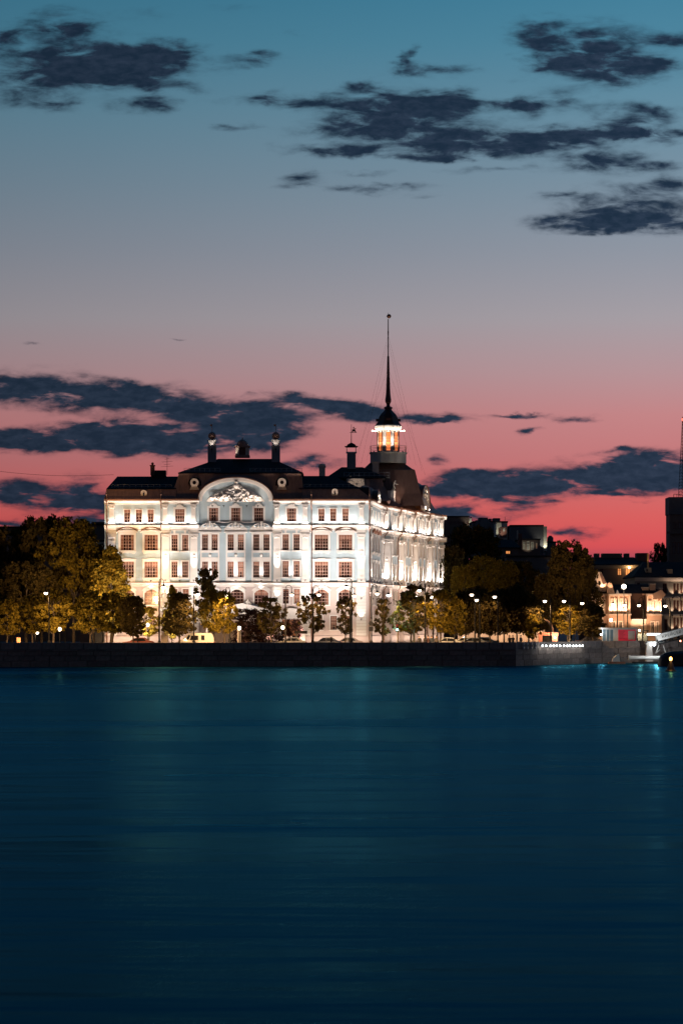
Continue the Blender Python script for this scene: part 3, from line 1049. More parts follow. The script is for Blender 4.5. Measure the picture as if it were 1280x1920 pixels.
def main_front():
    S = MAIN
    runs = []
    big3 = lambda x: (U(x), ZF(1032), 'big3')
    big2 = lambda x: (U(x), ZF(1083), 'big2')
    arch = lambda x: (U(x), ZF(1134), 'arch')
    low = lambda x: (U(x), ZF(1181), 'low')
    bas = lambda x: (U(x), ZF(1206), 'base')
    L_w = [big3(238.5), big3(283.5), big2(238.5), big2(283.5), arch(239), arch(284), low(239), low(284)] + [(U(x), ZF(979.5), 'att_n') for x in (238.5, 260.5, 282.5)]
    R1_w = [(U(x), ZF(1033), 'nar3') for x in (327.5, 347.5)] + [(U(x), ZF(1083), 'nar2') for x in (327.5, 347.5)] + [(U(x), ZF(1132), 'gnar') for x in (327.5, 348.5)] + [(U(337.5), ZF(979.5), 'att_w')]
    Cx = (384.5, 402.5, 432.5, 451.5, 480.5, 499.5)
    C_w = [(U(x), ZF(1032), 'pair') for x in Cx] + [(U(x), ZF(1083), 'pair') for x in Cx] + [arch(395), arch(444), arch(490)] + [(U(x), ZF(977), 'att_w') for x in (400.5, 442, 485)]
    R2_w = [(U(x), ZF(1032), 'nar3') for x in (535.5, 556)] + [(U(x), ZF(1082), 'nar2') for x in (535.5, 556)] + [(U(x), ZF(1132), 'gnar') for x in (536, 556.5)] + [(U(546.5), ZF(978), 'att_w')]
    R_w = [big3(602.5), big3(647.5), big2(602.5), big2(647.5), arch(603), arch(647.5), low(598), low(625.5), low(652), bas(603), bas(625), bas(650)] + [(U(x), ZF(977.5), 'att_n') for x in (602.5, 624.5, 647.5)]
    W0, W1, WC = 0.0, .35, .12
    runs = [(U(196), U(303), W0, L_w), (U(303), U(373.5), W1, R1_w), (U(373.5), U(512.5), WC, C_w), (U(512.5), U(583), W1, R2_w), (U(583), U(691), W0, R_w)]
    for i, (a, b, w, wins) in enumerate(runs):
        wall_run(S, a, b, w, wins)
        e = .0
        if i != 2:
            cornice(S, a, b, w, Z_M, 'mid')
            cornice(S, a, b, w, Z_E, 'eave')
        cornice(S, a, b, w, Z_L, 'low')
        cornice(S, a, b, w, STREET + 1.6, 'base', 'plinth')
    # pilasters
    pil = [(210, W0), (311, W1), (364, W1), (519.5, W1), (572.5, W1), (677, W0)]
    for x, w in pil:
        pilaster(S, U(x), w, Z_L + .08, ZF(1001), 1.02)
        # pedestal block in the entablature
        mb = MB().box(-.56, .56, -.26, 0, 0, ZF(1001) - Z_M + .0 + (Z_M - .75 - ZF(1001)) - (ZF(1001) - Z_M))
        hb = Z_M - .76 - ZF(1001)
        mb = MB().box(-.56, .56, -.24, 0, 0.002, hb)
        mb.ball((-.62, -.1, hb * .55), .2, 8, 5, sy=.6)
        mb.ball((.62, -.1, hb * .55), .2, 8, 5, sy=.6)
        simple_part(S, 'entablature_block', mb, M_WHITE, U(x), w, ZF(1001))
        simple_part(S, 'cornice_block', MB().prismx([(0, -.75), (-.30, -.74), (-.36, -.42), (-.5, -.2), (-.80, -.13), (-.86, .06), (0, .06)], -.62, .62), M_WHITE, U(x), w, Z_M)
        # ground-floor rusticated pier
        mb = MB()
        zz = 0.0
        while zz < Z_L - .62 - (STREET + 1.6) - .4:
            mb.box(-.72, .72, -.14, 0, zz + .02, zz + .42)
            zz += .44
        simple_part(S, 'rusticated_pier', mb, M_WHITE, U(x), w, STREET + 1.62)
    for x, w in [(209.5, W0), (310, W1), (363, W1), (519, W1), (572, W1), (677.5, W0)]:
        pilaster(S, U(x), w, Z_M + .16, Z_E - .46, .66, False)
    # surrounds of the three double windows, with their broken segmental pediments
    for k in range(3):
        c0, c1 = Cx[2 * k], Cx[2 * k + 1]
        uc = U((c0 + c1) / 2)
        u0, u1 = U(c0 - 9) - uc, U(c1 + 9) - uc
        z0, z1 = Z_L + .07, ZF(999.5)
        rects = []
        for x in (c0, c1):
            for yb in (1032, 1083):
                a, b = KIND['pair'][:2]
                rects.append((U(x) - uc - a / 2 - .09, U(x) - uc + a / 2 + .09, ZF(yb) - .1, ZF(yb) + b + .09))
        rects.append((u0 + .22, u1 - .22, ZF(1045), ZF(1036.5)))
        mb = MB()
        holed(mb, u0, u1, z0, z1, rects, -.085)
        mb.quad((u0, -.085, z0), (u0, 0, z0), (u0, 0, z1), (u0, -.085, z1))
        mb.quad((u1, -.085, z0), (u1, -.085, z1), (u1, 0, z1), (u1, 0, z0))
        mb.ball((0, -.06, ZF(1041)), .26, 12, 6, sy=.45)
        mb.prism([(-.9, ZF(1085.5)), (.9, ZF(1085.5)), (.45, ZF(1089)), (0, ZF(1090)), (-.45, ZF(1089))], -.17, -.086)
        simple_part(S, 'window_surround', mb, M_WHITE, uc, WC, 0)
        pd = MB()
        pw = U(460) - U(416.5)
        pd.box(-pw / 2, pw / 2, -.32, 0, ZF(999.4), ZF(997))
        arc = seg(pw, .98, ZF(997) + .18, 14)
        pd.prism([(-pw / 2, ZF(997) + .002)] + arc + [(pw / 2, ZF(997) + .002)], -.12, 0)
        for half in (arc[:6], arc[9:]):
            pd.band([(p[0], p[1] + .2) for p in half], [(p[0], p[1] + .002) for p in half], -.5, 0)
        pd.prism([(-.22, ZF(997) + .4), (.22, ZF(997) + .4), (.12, ZF(997) + 1.5), (-.12, ZF(997) + 1.5)], -.46, -.121)
        for sx in (-1, 1):
            pd.tube([(sx * .3, -.34, ZF(997) + 1.25), (sx * .42, -.36, ZF(997) + .95), (sx * .55, -.36, ZF(997) + .62), (sx * .72, -.34, ZF(997) + .5)], [.10, .16, .17, .09], 8)
        simple_part(S, 'pediment', pd, M_WHITE, uc, WC, 0)
    # sloping skirt above the pediments
    a, b = U(371), U(515)
    mb = MB().loft([[(a + .9, -WC - .05, ZF(980.5)), (b - .9, -WC - .05, ZF(980.5)), (b - .9, .1, ZF(980.5)), (a + .9, .1, ZF(980.5))],
                    [(a + .2, -WC - .5, ZF(986.5)), (b - .2, -WC - .5, ZF(986.5)), (b - .2, .1, ZF(986.5)), (a + .2, .1, ZF(986.5))],
                    [(a + .3, -WC - .06, ZF(988)), (b - .3, -WC - .06, ZF(988)), (b - .3, .1, ZF(988)), (a + .3, .1, ZF(988))]], True, True)
    simple_part(S, 'window_skirt', mb, M_BLUE)
    simple_part(S, 'sill_moulding', MB().box(U(388), U(497), -WC - .2, 0, ZF(980.2), ZF(978.7)), M_WHITE)
    # great arched gable
    arch_gable(S, U(441.5), WC, Z_E + .0, (U(512) - U(371)) / 2, ZF(896) - Z_E, U(497) - U(388), 7.5, 1)
    # lights on the lower cornice (wash pilasters and wall), on the mid cornice (attic), on the piers
    for x, w in pil:
        uplight(S, U(x), w + 1.05, Z_L + .45, E_PIL, (1.0, .87, .80), 40, .13)
    for x, w, e in [(238.5, 0, .8), (283.5, 0, .9), (337.5, W1, 1.1), (393.5, WC, .9), (442, WC, .95), (490, WC, .95), (546, W1, 1.1), (602.5, 0, .9), (647.5, 0, .9)]:
        uplight(S, U(x), w + .75, Z_L + .4, E_WIN * e, (1.0, .86, .79), 80, .16)
    for a, b, w in [(197, 302, W0), (304, 373, W1), (513, 582, W1), (584, 690, W0)]:
        strip(S, U(a), U(b), w + .48, Z_M + .30, E_ATT)
        strip(S, U(a), U(b), w + 1.2, STREET + .6, E_ATT * .9, WARMER)  # added strip at the plinth, warms and brightens the ground floor
    for x, w in [(318, W1), (352, W1), (530, W1), (562, W1), (225, 0), (249.5, 0), (271.5, 0), (613.5, 0), (636, 0), (662, 0), (590, 0), (294, 0)]:
        uplight(S, U(x), w + .38, Z_M + .30, 110, WARM, 80, .3)
    for x in (420, 463):
        uplight(S, U(x), WC + 1.1, ZF(948), 170, WARMER, 110, .35)
    for x in (399, 484):  # two more lamps added to brighten the arched gable
        uplight(S, U(x), WC + 1.1, ZF(948), 140, WARMER, 110, .35)
    for x, w in pil:
        uplight(S, U(x), w + .42, ZF(1121), E_SCO, WARM, 80, .3)
    for x in (284, 395, 444, 490, 603, 647.5):
        uplight(S, U(x), .52, ZF(1106), E_SCO * .35, WARM, 120, .35)
    uplight(S, U(677), .5, ZF(1160), E_SCO * .7, WARM, 90, .3)
    # drainpipes with hoppers and finials
    for x, w in [(200.5, 0), (302.3, .05), (583.6, .05), (692.3, .12)]:
        drainpipe(S, U(x), w)
    portals(S)


def drainpipe(sec, u, w):
    mb = MB()
    mb.tube([(0, -.62, Z_E + .2), (0, -.62, Z_E - .25), (.0, -.5, Z_E - .65), (.02, -.2, Z_E - 1.2), (.02, -.16, Z_M + .3), (.02, -.2, Z_M + .12)], .085, 6)
    mb.tube([(.02, -.75, Z_M + .1), (.02, -.75, Z_M - .3), (.02, -.2, Z_M - .9), (.02, -.16, Z_L + .3), (.02, -.5, Z_L + .1), (.02, -.5, Z_L - .3), (.02, -.2, Z_L - .7), (.02, -.16, STREET + .2)], .085, 6)
    mb.lathe([(.10, Z_E - .15), (.2, Z_E + .1), (.24, Z_E + .32), (.12, Z_E + .38), (.07, Z_E + .8), (.14, Z_E + .95), (.05, Z_E + 1.1), (.012, Z_E + 1.75)], 0, -.66, 8)
    sec.put('drainpipe', mb.mesh('drainpipe', M_PIPE), u, w, 0)


def relief_mesh(wd, ht, seed, n=74, m=34):
    mb = MB()
    vs_, idx = [], {}
    for j in range(m + 1):
        for i in range(n + 1):
            s = 2 * i / n - 1
            zt = ht * (.06 +   .60 * (1 - abs(s) ** 2.6) + .24 * math.exp(-((s - .05) * 4) ** 2))
            x = s * wd / 2
            z = zt * j / m
            p = Vector((x * 1.3 + seed, z * 1.5, seed * .7))
            r = noise.ridged_multi_fractal(p, .9, 2.1, 4, .9, 2.0)
            q = noise.fractal(p * 2.3, .8, 2.0, 3)
            e = min(1, 3 * (1 - abs(s)), 5 * (1 - j / m) + .15)
            h = max(.03, (.18 + .20 * r + .18 * q)) * e
            vs_.append((x, -h, z + .06 * q))
    fs = []
    for j in range(m):
        for i in range(n):
            a = j * (n + 1) + i
            fs.append((a, a + 1, a + n + 2, a + n + 1))
    mb.add(vs_, fs)
    rr = random.Random(int(seed * 10))
    for k in range(16):          # limbs and heads standing proud of the ground
        s = rr.uniform(-.8, .8)
        x = s * wd / 2
        z = ht * rr.uniform(.08, .42) * (1 - .6 * abs(s))
        dx, dz = rr.uniform(-.7, .7), rr.uniform(-.1, .6)
        mb.tube([(x, -.35, z), (x + dx * .5, -.6, z + dz * .6), (x + dx, -.5, z + dz)], [.17, .15, .08], 6)
        if k % 2 == 0:
            mb.ball((x - dx * .15, -.5, z + .3), .19, 7, 5)
    mb.ball((.1, -.45, ht * .98), .26, 8, 6)
    mb.ball((.1, -.4, ht * .80), .36, 8, 6, sx=1.2)
    return mb.mesh('relief', M_WHITE, True)


def arch_gable(sec, u, w, z, hw, rise, relw, depth, seed):
    n = 28

    def ell(a, r, dz=0.0):
        return [(-a * math.cos(PI * i / n), dz + r * math.sin(PI * i / n) ** .92) for i in range(n + 1)]
    outer, inner = ell(hw, rise), ell(hw - .5, rise - .42)
    sec.put('gable_wall', MB().prism(ell(hw - .3, rise - .25), 0.0, .5).mesh('gable_wall', M_BLUE), u, w, z)
    mb = MB().band(outer, inner, -.38, .25)
    mb.band(ell(hw - .5, rise - .42), ell(hw - .62, rise - .54), -.2, .2)
    sec.put('archivolt', mb.mesh('archivolt', M_WHITE, False), u, w, z)
    mb = MB().band(ell(hw + .10, rise + .10), ell(hw + .002, rise + .002), -.52, .3)
    sec.put('gable_flashing', mb.mesh('gable_flashing', M_FLASH), u, w, z)
    mb = MB()
    rings = []
    for (yy, da, dr) in [(.28, .02, .05), (.5, .25, .3), (1.2, .55, .65), (depth, .6, .7)]:
        rings.append([(p[0], yy, p[1]) for p in ell(hw + da, rise + dr)])
    vs_ = [p for r in rings for p in r]
    fs = []
    for k in range(len(rings) - 1):
        for i in range(n):
            a = k * (n + 1) + i
            fs.append((a, a + 1, a + n + 2, a + n + 1))
    mb.add(vs_, fs)
    sec.put('gable_roof', mb.mesh('gable_roof', M_COPPER, True), u, w, z)
    o = sec.put('relief', relief_mesh(relw, rise * .86, seed + .37), u, w + .0, z - .1)
    o['label'] = 'white sculpted relief of figures filling the arched gable'


def portals(S):
    # central doorway with a broken pediment and reclining figures, second doorway to the right
    mb = MB()
    u = U(455)
    mb.box(-5.4, 5.4, -1.0, 0, STREET + .02, ZF(1152))
    sec = S
    sec.put('portal_wall', mb.mesh('portal_wall', M_GROUND), u, .12, 0)
    p = MB()
    p.prism([(-5.8, ZF(1151)), (5.8, ZF(1151)), (5.8, ZF(1149)), (0, ZF(1131)), (-5.8, ZF(1149))], -1.25, 0)
    sec.put('portal_pediment', p.mesh('portal_pediment', M_WHITE), u, .12, 0)
    d = MB().box(-1.1, 1.1, -1.12, -1.001, STREET + .03, ZF(1165))
    sec.put('portal_door', d.mesh('portal_door', M_FRAME), u, .12, 0)
    u2 = U(546)
    p = MB()
    p.box(-2.0, -1.35, -.5, 0, STREET + .02, ZF(1160))
    p.box(1.35, 2.0, -.5, 0, STREET + .02, ZF(1160))
    p.box(-2.1, 2.1, -.6, 0, ZF(1160) + .002, ZF(1156))
    a = seg(3.9, 1.0, ZF(1156) + .002, 14)
    p.prism(a, -.42, 0)
    p.band([(q[0], q[1] + .22) for q in a], [(q[0], q[1] + .002) for q in a], -.7, 0)
    sec.put('side_portal', p.mesh('side_portal', M_WHITE), u2, .35, 0)
    d = MB()
    d.box(-1.3, 1.3, -.1, .05, STREET + .03, ZF(1162))
    sec.put('portal_door', d.mesh('portal_door', mat('orange_brown_door', (.30, .12, .05), .5, .2)), u2, .35, 0)


main_front()

# ---- side front: recedes from the right-hand corner in stepped stretches
SIDE = [((X(691, 340) + .06, 340.0), (6.36, 360.6)), ((7.42, 360.6), (8.99, 368)), ((9.6, 368), (11.3, 376)), ((12.0, 376), (13.9, 385)), ((14.7, 385), (16.2, 391.5))]


def side_front():
    for i, (a, b) in enumerate(SIDE):
        vx, vy = b[0] - a[0], b[1] - a[1]
        ln = math.hypot(vx, vy)
        S = Sec(a[0], a[1], math.atan2(vy, vx))
        cols = {0: [5.2, 9.4, 13.6], 1: [3.0, 5.2], 2: [2.8, 5.6], 3: [3.0, 6.3], 4: [3.2]}[i]
        wins = []
        for u in cols:
            wins += [(u, ZF(1032), 'nar3' if i else 'big3'), (u, ZF(1083), 'nar2' if i else 'big2'), (u, ZF(1133), 'gnar' if i else 'arch'), (u, ZF(978), 'att_n'), (u, ZF(1181), 'low')]
        wall_run(S, 0, ln, 0, wins)
        cornice(S, 0, ln, 0, Z_M, 'mid')
        cornice(S, 0, ln, 0, Z_E, 'eave')
        cornice(S, 0, ln, 0, Z_L, 'low')
        cornice(S, 0, ln, 0, STREET + 1.6, 'base', 'plinth')
        pus = {0: [1.6, 17.4, 19.6], 1: [.7, 6.8], 2: [.7, 7.3], 3: [.7, 4.6, 8.4], 4: [.7, 5.6]}[i]
        for u in pus:
            pilaster(S, u, 0, Z_L + .08, ZF(1001), 1.02)
            pilaster(S, u, 0, Z_M + .16, Z_E - .46, .66, False)
            simple_part(S, 'entablature_block', MB().box(-.56, .56, -.24, 0, 0.002, Z_M - .76 - ZF(1001)), M_WHITE, u, 0, ZF(1001))
            uplight(S, u, .62, Z_L + .45, E_PIL * .45, (1.0, .84, .74), 66, .16)
        for u in cols:
            uplight(S, u + 1.4, .5, Z_L + .4, E_WIN * .9, (1.0, .80, .68), 84, .25)
        strip(S, .3, ln - .3, .48, Z_M + .3, E_ATT * 1.35)
        strip(S, .3, ln - .3, 1.1, STREET + .6, E_ATT * .9, WARMER)  # added low strip, brightens the ground floor of this stretch
        for u in pus[:1] + pus[-1:]:
            uplight(S, u, .42, ZF(1121), E_SCO, WARM, 80, .3)
        if i in (0, 2, 3):
            drainpipe(S, ln - .25, 0)
        if i == 1:
            drainpipe(S, 5.9, 0)
        # the step: a face turned to the river with its own pilaster
        if i < 4:
            n = SIDE[i + 1][0]
            T = Sec(b[0], b[1], math.atan2(n[1] - b[1], n[0] - b[0]))
            l2 = math.hypot(n[0] - b[0], n[1] - b[1])
        else:
            T = Sec(b[0], b[1], 0)
            l2 = .8
        wall_run(T, 0, l2, 0, [])
        for k_, z_ in (('mid', Z_M), ('eave', Z_E), ('low', Z_L)):
            cornice(T, -.1, l2 + .45, 0, z_, k_)
        pilaster(T, l2 * .5 + .1, 0, Z_L + .08, ZF(1001), min(1.02, l2 * .85))
        pilaster(T, l2 * .5, 0, Z_M + .16, Z_E - .46, min(.66, l2 * .7), False)
        uplight(T, l2 * .5, .62, Z_L + .45, E_PIL * .4, (1.0, .86, .76), 62, .16)
        uplight(T, l2 * .5, .45, Z_M + .3, 200, WARM, 80, .3)
    # building core behind the fronts
    poly = [(U(196) + .05, 340.72), (X(691, 340) - .75, 340.72)]
    for a, b in SIDE:
        poly += [(a[0] - .75, a[1] + .5), (b[0] - .75, b[1])]
    poly += [(16.2, 392.5), (-2, 398), (-2, 356), (U(196) + .05, 356)]
    MB().prismz([(x - PL.x, y - PL.y) for x, y in poly], 0.0, Z_E + .25 - STREET).build('core', M_BLUE, PAL)


side_front()


def wash():
    """big unseen ground floodlights, added to brighten the fronts"""
    fx = MB().box(-.35, .35, -.12, .25, .25, .75)
    fx.box(-.05, .05, -.05, .05, 0, .25)
    fx.box(-.3, .3, -.25, .25, -.01, .04)
    me = fx.mesh('added_flood_housing', M_IRON)

    def flood(x, y, tx, ty, tz, e, sp, where, col=(1.0, .845, .745)):
        an = math.atan2(ty - y, tx - x) - PI / 2
        t = thing('added_ground_floodlight', where, 'floodlight', (x, y, STREET), an, 'added ground floodlights before the palace')  # added fixture, out of sight, for an even wash of light
        link('added_flood_housing', me, t)
        d = Vector((tx - x, ty - y, tz - STREET - .9))
        l = lamp('SPOT', 'added_flood_lamp', (0, 0, .9), e, col, t, .3, spot=R(sp), blend=1.0)
        el = math.atan2(d.z, math.hypot(d.x, d.y))
        l.rotation_euler = (PI / 2 + el, 0, 0)
    for i, x in enumerate((222, 280, 338, 396, 454, 512, 570, 628, 682)):
        flood(U(x), 327.5, U(x), 340, 17.0, 10000, 84, ORD[i] + ' added forecourt floodlight, counted from the palace left corner')
    k = -1
    for i, (a, b) in enumerate(SIDE):
        for f in ((.2, .75) if i == 0 else (.5,)):
            px, py = a[0] + (b[0] - a[0]) * f, a[1] + (b[1] - a[1]) * f
            k += 1
            flood(px + 8.5, py - 1.5, px, py, 17.0, 5800, 92, ORD[k] + ' added floodlight beside the side front, counted from the palace corner', (1.0, .78, .64))


wash()


# ---- roofs
def ring(x0, x1, y0, y1, z):
    return [(x0 - PL.x, y0 - PL.y, z - STREET), (x1 - PL.x, y0 - PL.y, z - STREET), (x1 - PL.x, y1 - PL.y, z - STREET), (x0 - PL.x, y1 - PL.y, z - STREET)]


def roof(name, m_, rings, parent=PAL, cap=True):
    return MB().loft([ring(*r) for r in rings], False, cap).build(name, m_, parent)


def seams(parent, x0, x1, yf, z0, z1, step, inset):
    """standing seams on a steep front slope"""
    mb = MB()
    n = int((x1 - x0) / step)
    for i in range(n + 1):
        x = x0 + (x1 - x0) * i / n
        mb.tube([(x - PL.x, yf(z0) - PL.y - .03, z0 - STREET), (x - PL.x, yf((z0 + z1) / 2) - PL.y - .03, (z0 + z1) / 2 - STREET), (x - PL.x, yf(z1) - PL.y - .03, z1 - STREET)], .035, 4)
    mb.build('standing_seams', M_COPPER, parent)


def rail(x0, x1, y, z, h, n, parent):
    mb = MB()
    for zz in (z + h, z + h * .5, z + .08):
        mb.tube([(x0 - PL.x, y - PL.y, zz - STREET), (x1 - PL.x, y - PL.y, zz - STREET)], .022, 4)
    for i in range(n + 1):
        x = x0 + (x1 - x0) * i / n
        mb.tube([(x - PL.x, y - PL.y, z - .1 - STREET), (x - PL.x, y - PL.y, z + h - STREET)], .022, 4)
    mb.tube([(x0 + .1 - PL.x, y - PL.y, z - STREET), (x0 + 1.0 - PL.x, y - PL.y, z + h - STREET)], .03, 4)
    return mb.build('roof_railing', M_RAIL, parent)


def dormer(x, y, D, parent, oculus=False):
    """small dormer: arched slab with a slot, or a round eye on a plinth"""
    u, z = X(x, D), Z(y, D)
    mb = MB()
    if oculus:
        n = 20
        o1 = [(.62 * math.cos(2 * PI * i / n), 1.05 + .62 * math.sin(2 * PI * i / n)) for i in range(n + 1)]
        i1 = [(.27 * math.cos(2 * PI * i / n), 1.05 + .27 * math.sin(2 * PI * i / n)) for i in range(n + 1)]
        mb.band(o1, i1, -.2, .5)
        mb.prism([(-.72, 0), (.72, 0), (.42, .55), (-.42, .55)], -.16, .45)
        o = mb.build('dormer', M_CREAM, parent, (u - PL.x, D - PL.y, z - STREET))
        hd = MB()
        arc = [(-.95 * math.cos(PI * i / 12), .9 + 1.0 * math.sin(PI * i / 12)) for i in range(13)]
        hd.prism([(-.95, -.05)] + arc + [(.95, -.05)], .46, 1.9)
        hd.build('dormer_hood', M_DARKROOF, o)
        MB().prism([(.27 * math.cos(2 * PI * i / n), 1.05 + .27 * math.sin(2 * PI * i / n)) for i in range(n)], .1, .2).build('pane', M_PANE_DARK, o)
    else:
        mb.prism([(-.42, 0), (.42, 0), (.42, .95), (.25, 1.12), (0, 1.18), (-.25, 1.12), (-.42, .95)], -.1, .9)
        mb.ball((0, -.1, .52), .3, 10, 6, sx=.55, sy=.3, sz=1.2)
        o = mb.build('dormer', M_CREAM, parent, (u - PL.x, D - PL.y, z - STREET))
        MB().box(-.1, .1, -.22, -.1, .3, .75).build('pane', M_PANE_DARK, o)
    return o


def chimney_ball(x, D, parent):
    u = X(x, D)
    k = D / F
    zb, zc, zt = Z(862, D), Z(836, D), Z(825, D)
    h = MB()
    r = 7.8 * k
    h.box(-r, r, -r, r, zb - 1.5, zc)
    o = h.build('chimney', mat('grey_stucco', (.24, .25, .27), .85, .1, 1.0), parent, (u - PL.x, D - PL.y, -STREET))
    c = MB()
    c.box(-r * .92, r * .92, -r * .92, r * .92, zc + .002, zt - .12)
    c.box(-r * 1.12, r * 1.12, -r * 1.12, r * 1.12, zt - .12, zt)
    c.build('chimney_cap', M_WHITE, o)
    b = MB()
    b.ball((0, 0, zt + .62), .58, 12, 8)
    b.lathe([(.45, zt + .002), (.3, zt + .12), (.12, zt + .2)], 0, 0, 10)
    b.tube([(0, 0, zt + 1.15), (0, 0, Z(795, D))], .04, 5)
    b.box(-.3, 0, -.02, .02, Z(799, D), Z(795.5, D))
    b.build('ball_finial', M_COPPER, o)
    lamp('SPOT', 'roof_floodlight_lamp', (u - PL.x, D - r - .55 - PL.y, zc - .35 - STREET), 45, WARM, PAL, .06, rot=(PI - .45, 0, 0), spot=R(60))
    return o


def roofs():
    u = U
    # left wing
    lw = roof('left_wing_roof', M_COPPER, [(u(195.5), u(330), 339.35, 352.8, Z_E + .3), (u(197), u(330), 339.75, 352.6, Z_E + .75), (u(199), u(330), 340.35, 352.2, ZF(917))], cap=True)
    up = roof('roof_slope', M_DARKROOF, [(u(198.6), u(330), 340.2, 352.3, ZF(917) + .02), (u(199.2), u(330), 340.4, 352.2, ZF(915.6)), (u(212.5), u(330), 346.0, 346.8, ZF(888.5))], lw)
    rail(u(209), u(321), 340.9, ZF(915), .55, 10, PAL)
    dormer(269.5, 934, 339.9, lw)
    ch = MB().box(u(277) - PL.x, u(305) - PL.x, 5.6, 7.2, ZF(890) - STREET - .4, ZF(877) - STREET).build('roof_box', M_DARKROOF, lw)
    c = MB().box(-.3, .3, -.3, .3, 0, 1.35)
    c.box(-.38, .38, -.38, .38, 1.35, 1.5)
    c.lathe([(.15, 1.5), (.2, 1.8), (.08, 1.9)], 0, 0, 8)
    c.build('chimney', mat('brick_chimney', (.16, .07, .05), .9, .2), lw, (u(280.5) - PL.x, 5.2, ZF(887) - STREET))
    a = MB().tube([(0, 0, 0), (0, 0, 2.6)], .03, 4)
    for zz, l in ((2.3, .35), (1.9, .8), (1.5, .5), (1.2, .9)):
        a.tube([(-l, 0, zz), (l, .1, zz + .12)], .018, 4)
    a.build('aerial', M_IRON, lw, (u(308) - PL.x, 5.5, ZF(886) - STREET))
    # central pavilion
    prof = [(0.0, Z_E + .3), (.25, ZF(932)), (.75, ZF(922)), (1.25, ZF(908)), (1.55, ZF(895)), (1.7, ZF(887))]
    yf = [340.06, 340.16, 340.42, 340.7, 340.9, 341.0]
    rs = []
    for (i_, z), y in zip(prof, yf):
        rs.append((u(311) + i_ * 1.05, u(574) - i_ * .42, y, 357, z))
    cw = roof('centre_roof', M_COPPER, rs)

    def yfz(z):
        zs = [p[1] for p in prof]
        for k in range(len(zs) - 1):
            if zs[k] <= z <= zs[k + 1]:
                return yf[k] + (yf[k + 1] - yf[k]) * (z - zs[k]) / (zs[k + 1] - zs[k])
        return yf[-1]
    seams(cw, u(336), u(372), yfz, ZF(920), ZF(888), .62, 0)
    seams(cw, u(512), u(563), yfz, ZF(920), ZF(888), .62, 0)
    roof('roof_slope', M_DARKROOF, [(u(333), u(568), 340.7, 357.5, ZF(887) + .01), (u(333), u(568), 340.75, 357.4, ZF(885.5)), (u(404), u(509), 347.5, 349.5, ZF(853.5))], cw)
    rail(u(344), u(412), 341.3, ZF(884), .55, 7, PAL)
    rail(u(468), u(566), 341.3, ZF(884), .55, 10, PAL)
    dormer(364.5, 918.5, 340.2, cw, True)
    dormer(528.5, 918, 340.2, cw, True)
    chimney_ball(397.5, 346.5, cw)
    chimney_ball(517, 346.5, cw)
    # cupola on the ridge
    D = 347.5
    k = D / F
    o = MB().box(-13.5 * k, 13.5 * k, -13 * k, 13 * k, 0, 4.5 * k).build('cupola', M_COPPER, cw, (X(454.5, D) - PL.x, D - PL.y, Z(858, D) - STREET))
    cu = MB()
    cu.box(-12.5 * k, -6 * k, -10 * k, 10 * k, 4.6 * k, 18.5 * k)
    cu.box(6 * k, 12.5 * k, -10 * k, 10 * k, 4.6 * k, 18.5 * k)
    cu.build('lantern_wall', M_CREAM, o)
    cu = MB()
    cu.box(-5.9 * k, 5.9 * k, -9 * k, 9 * k, 4.6 * k, 18 * k)
    cu.build('louvre', M_FRAME, o)
    cu = MB()
    cu.box(-14.5 * k, 14.5 * k, -12 * k, 12 * k, 18.6 * k, 21.5 * k)
    cu.lathe([(11.5 * k, 21.6 * k), (11 * k, 26 * k), (8.5 * k, 30 * k), (4.5 * k, 33 * k), (1.2 * k, 34.5 * k), (.6 * k, 38 * k)], 0, 0, 14)
    cu.build('dome', M_COPPER, o, smooth=False)
    lamp('SPOT', 'roof_floodlight_lamp', (X(440, D) - PL.x, D - 3.0 - PL.y, Z(862, D) - STREET), 260, WARM, PAL, .1, rot=(PI - .9, -.25, 0), spot=R(50))
    # right wing
    rw = roof('right_wing_roof', M_COPPER, [(u(566), u(692), 339.35, 352.8, Z_E + .3), (u(566), u(690.5), 339.75, 352.6, Z_E + .75), (u(566), u(673), 340.35, 352.2, ZF(916.5))])
    roof('roof_slope', M_DARKROOF, [(u(560), u(676), 340.2, 352.3, ZF(916.5) + .02), (u(560), u(675), 340.4, 352.2, ZF(915)), (u(560), u(625), 346.0, 346.8, ZF(887.5))], rw)
    roof('roof_slope', M_DARKROOF, [(u(672), u(694), 339.9, 353, ZF(936)), (u(674), u(692), 341.0, 352, ZF(913)), (u(676), u(690), 342, 350, ZF(912))], rw)
    rail(u(570), u(664), 340.9, ZF(914.5), .55, 9, PAL)
    dormer(627.5, 931.5, 339.9, rw)
    c = MB().box(-.45, .45, -.45, .45, 0, 1.45)
    c.box(-.55, .55, -.55, .55, 1.45, 1.65)
    c.lathe([(.5, 1.65), (.5, 1.9), (.2, 2.0)], 0, 0, 8)
    c.build('chimney', M_CREAM, rw, (u(603) - PL.x, 7.0, ZF(888) - STREET - .1))
    # corner pavilion behind the right wing
    D = 352
    cp = roof('corner_roof', M_COPPER, [(X(640, D), X(731, D), D - 3, D + 9, Z(941, D)), (X(643, D), X(724, D), D - 1.6, D + 9, Z(928, D)), (X(646, D), X(719, D), D - .6, D + 9, Z(912, D)), (X(648, D), X(716, D), D, D + 9, Z(897.5, D))])
    roof('roof_slope', M_DARKROOF, [(X(612, D), X(724, D), D - .3, D + 10, Z(897, D)), (X(612, D), X(724, D), D - .2, D + 10, Z(895, D)), (X(640, D), X(680, D), D + 4, D + 6, Z(872.5, D))], cp)
    fr = MB().box(X(650, D) - PL.x, X(683, D) - PL.x, D - 1.5 - PL.y, D - PL.y, Z(914, D) - STREET, Z(898.5, D) - STREET)
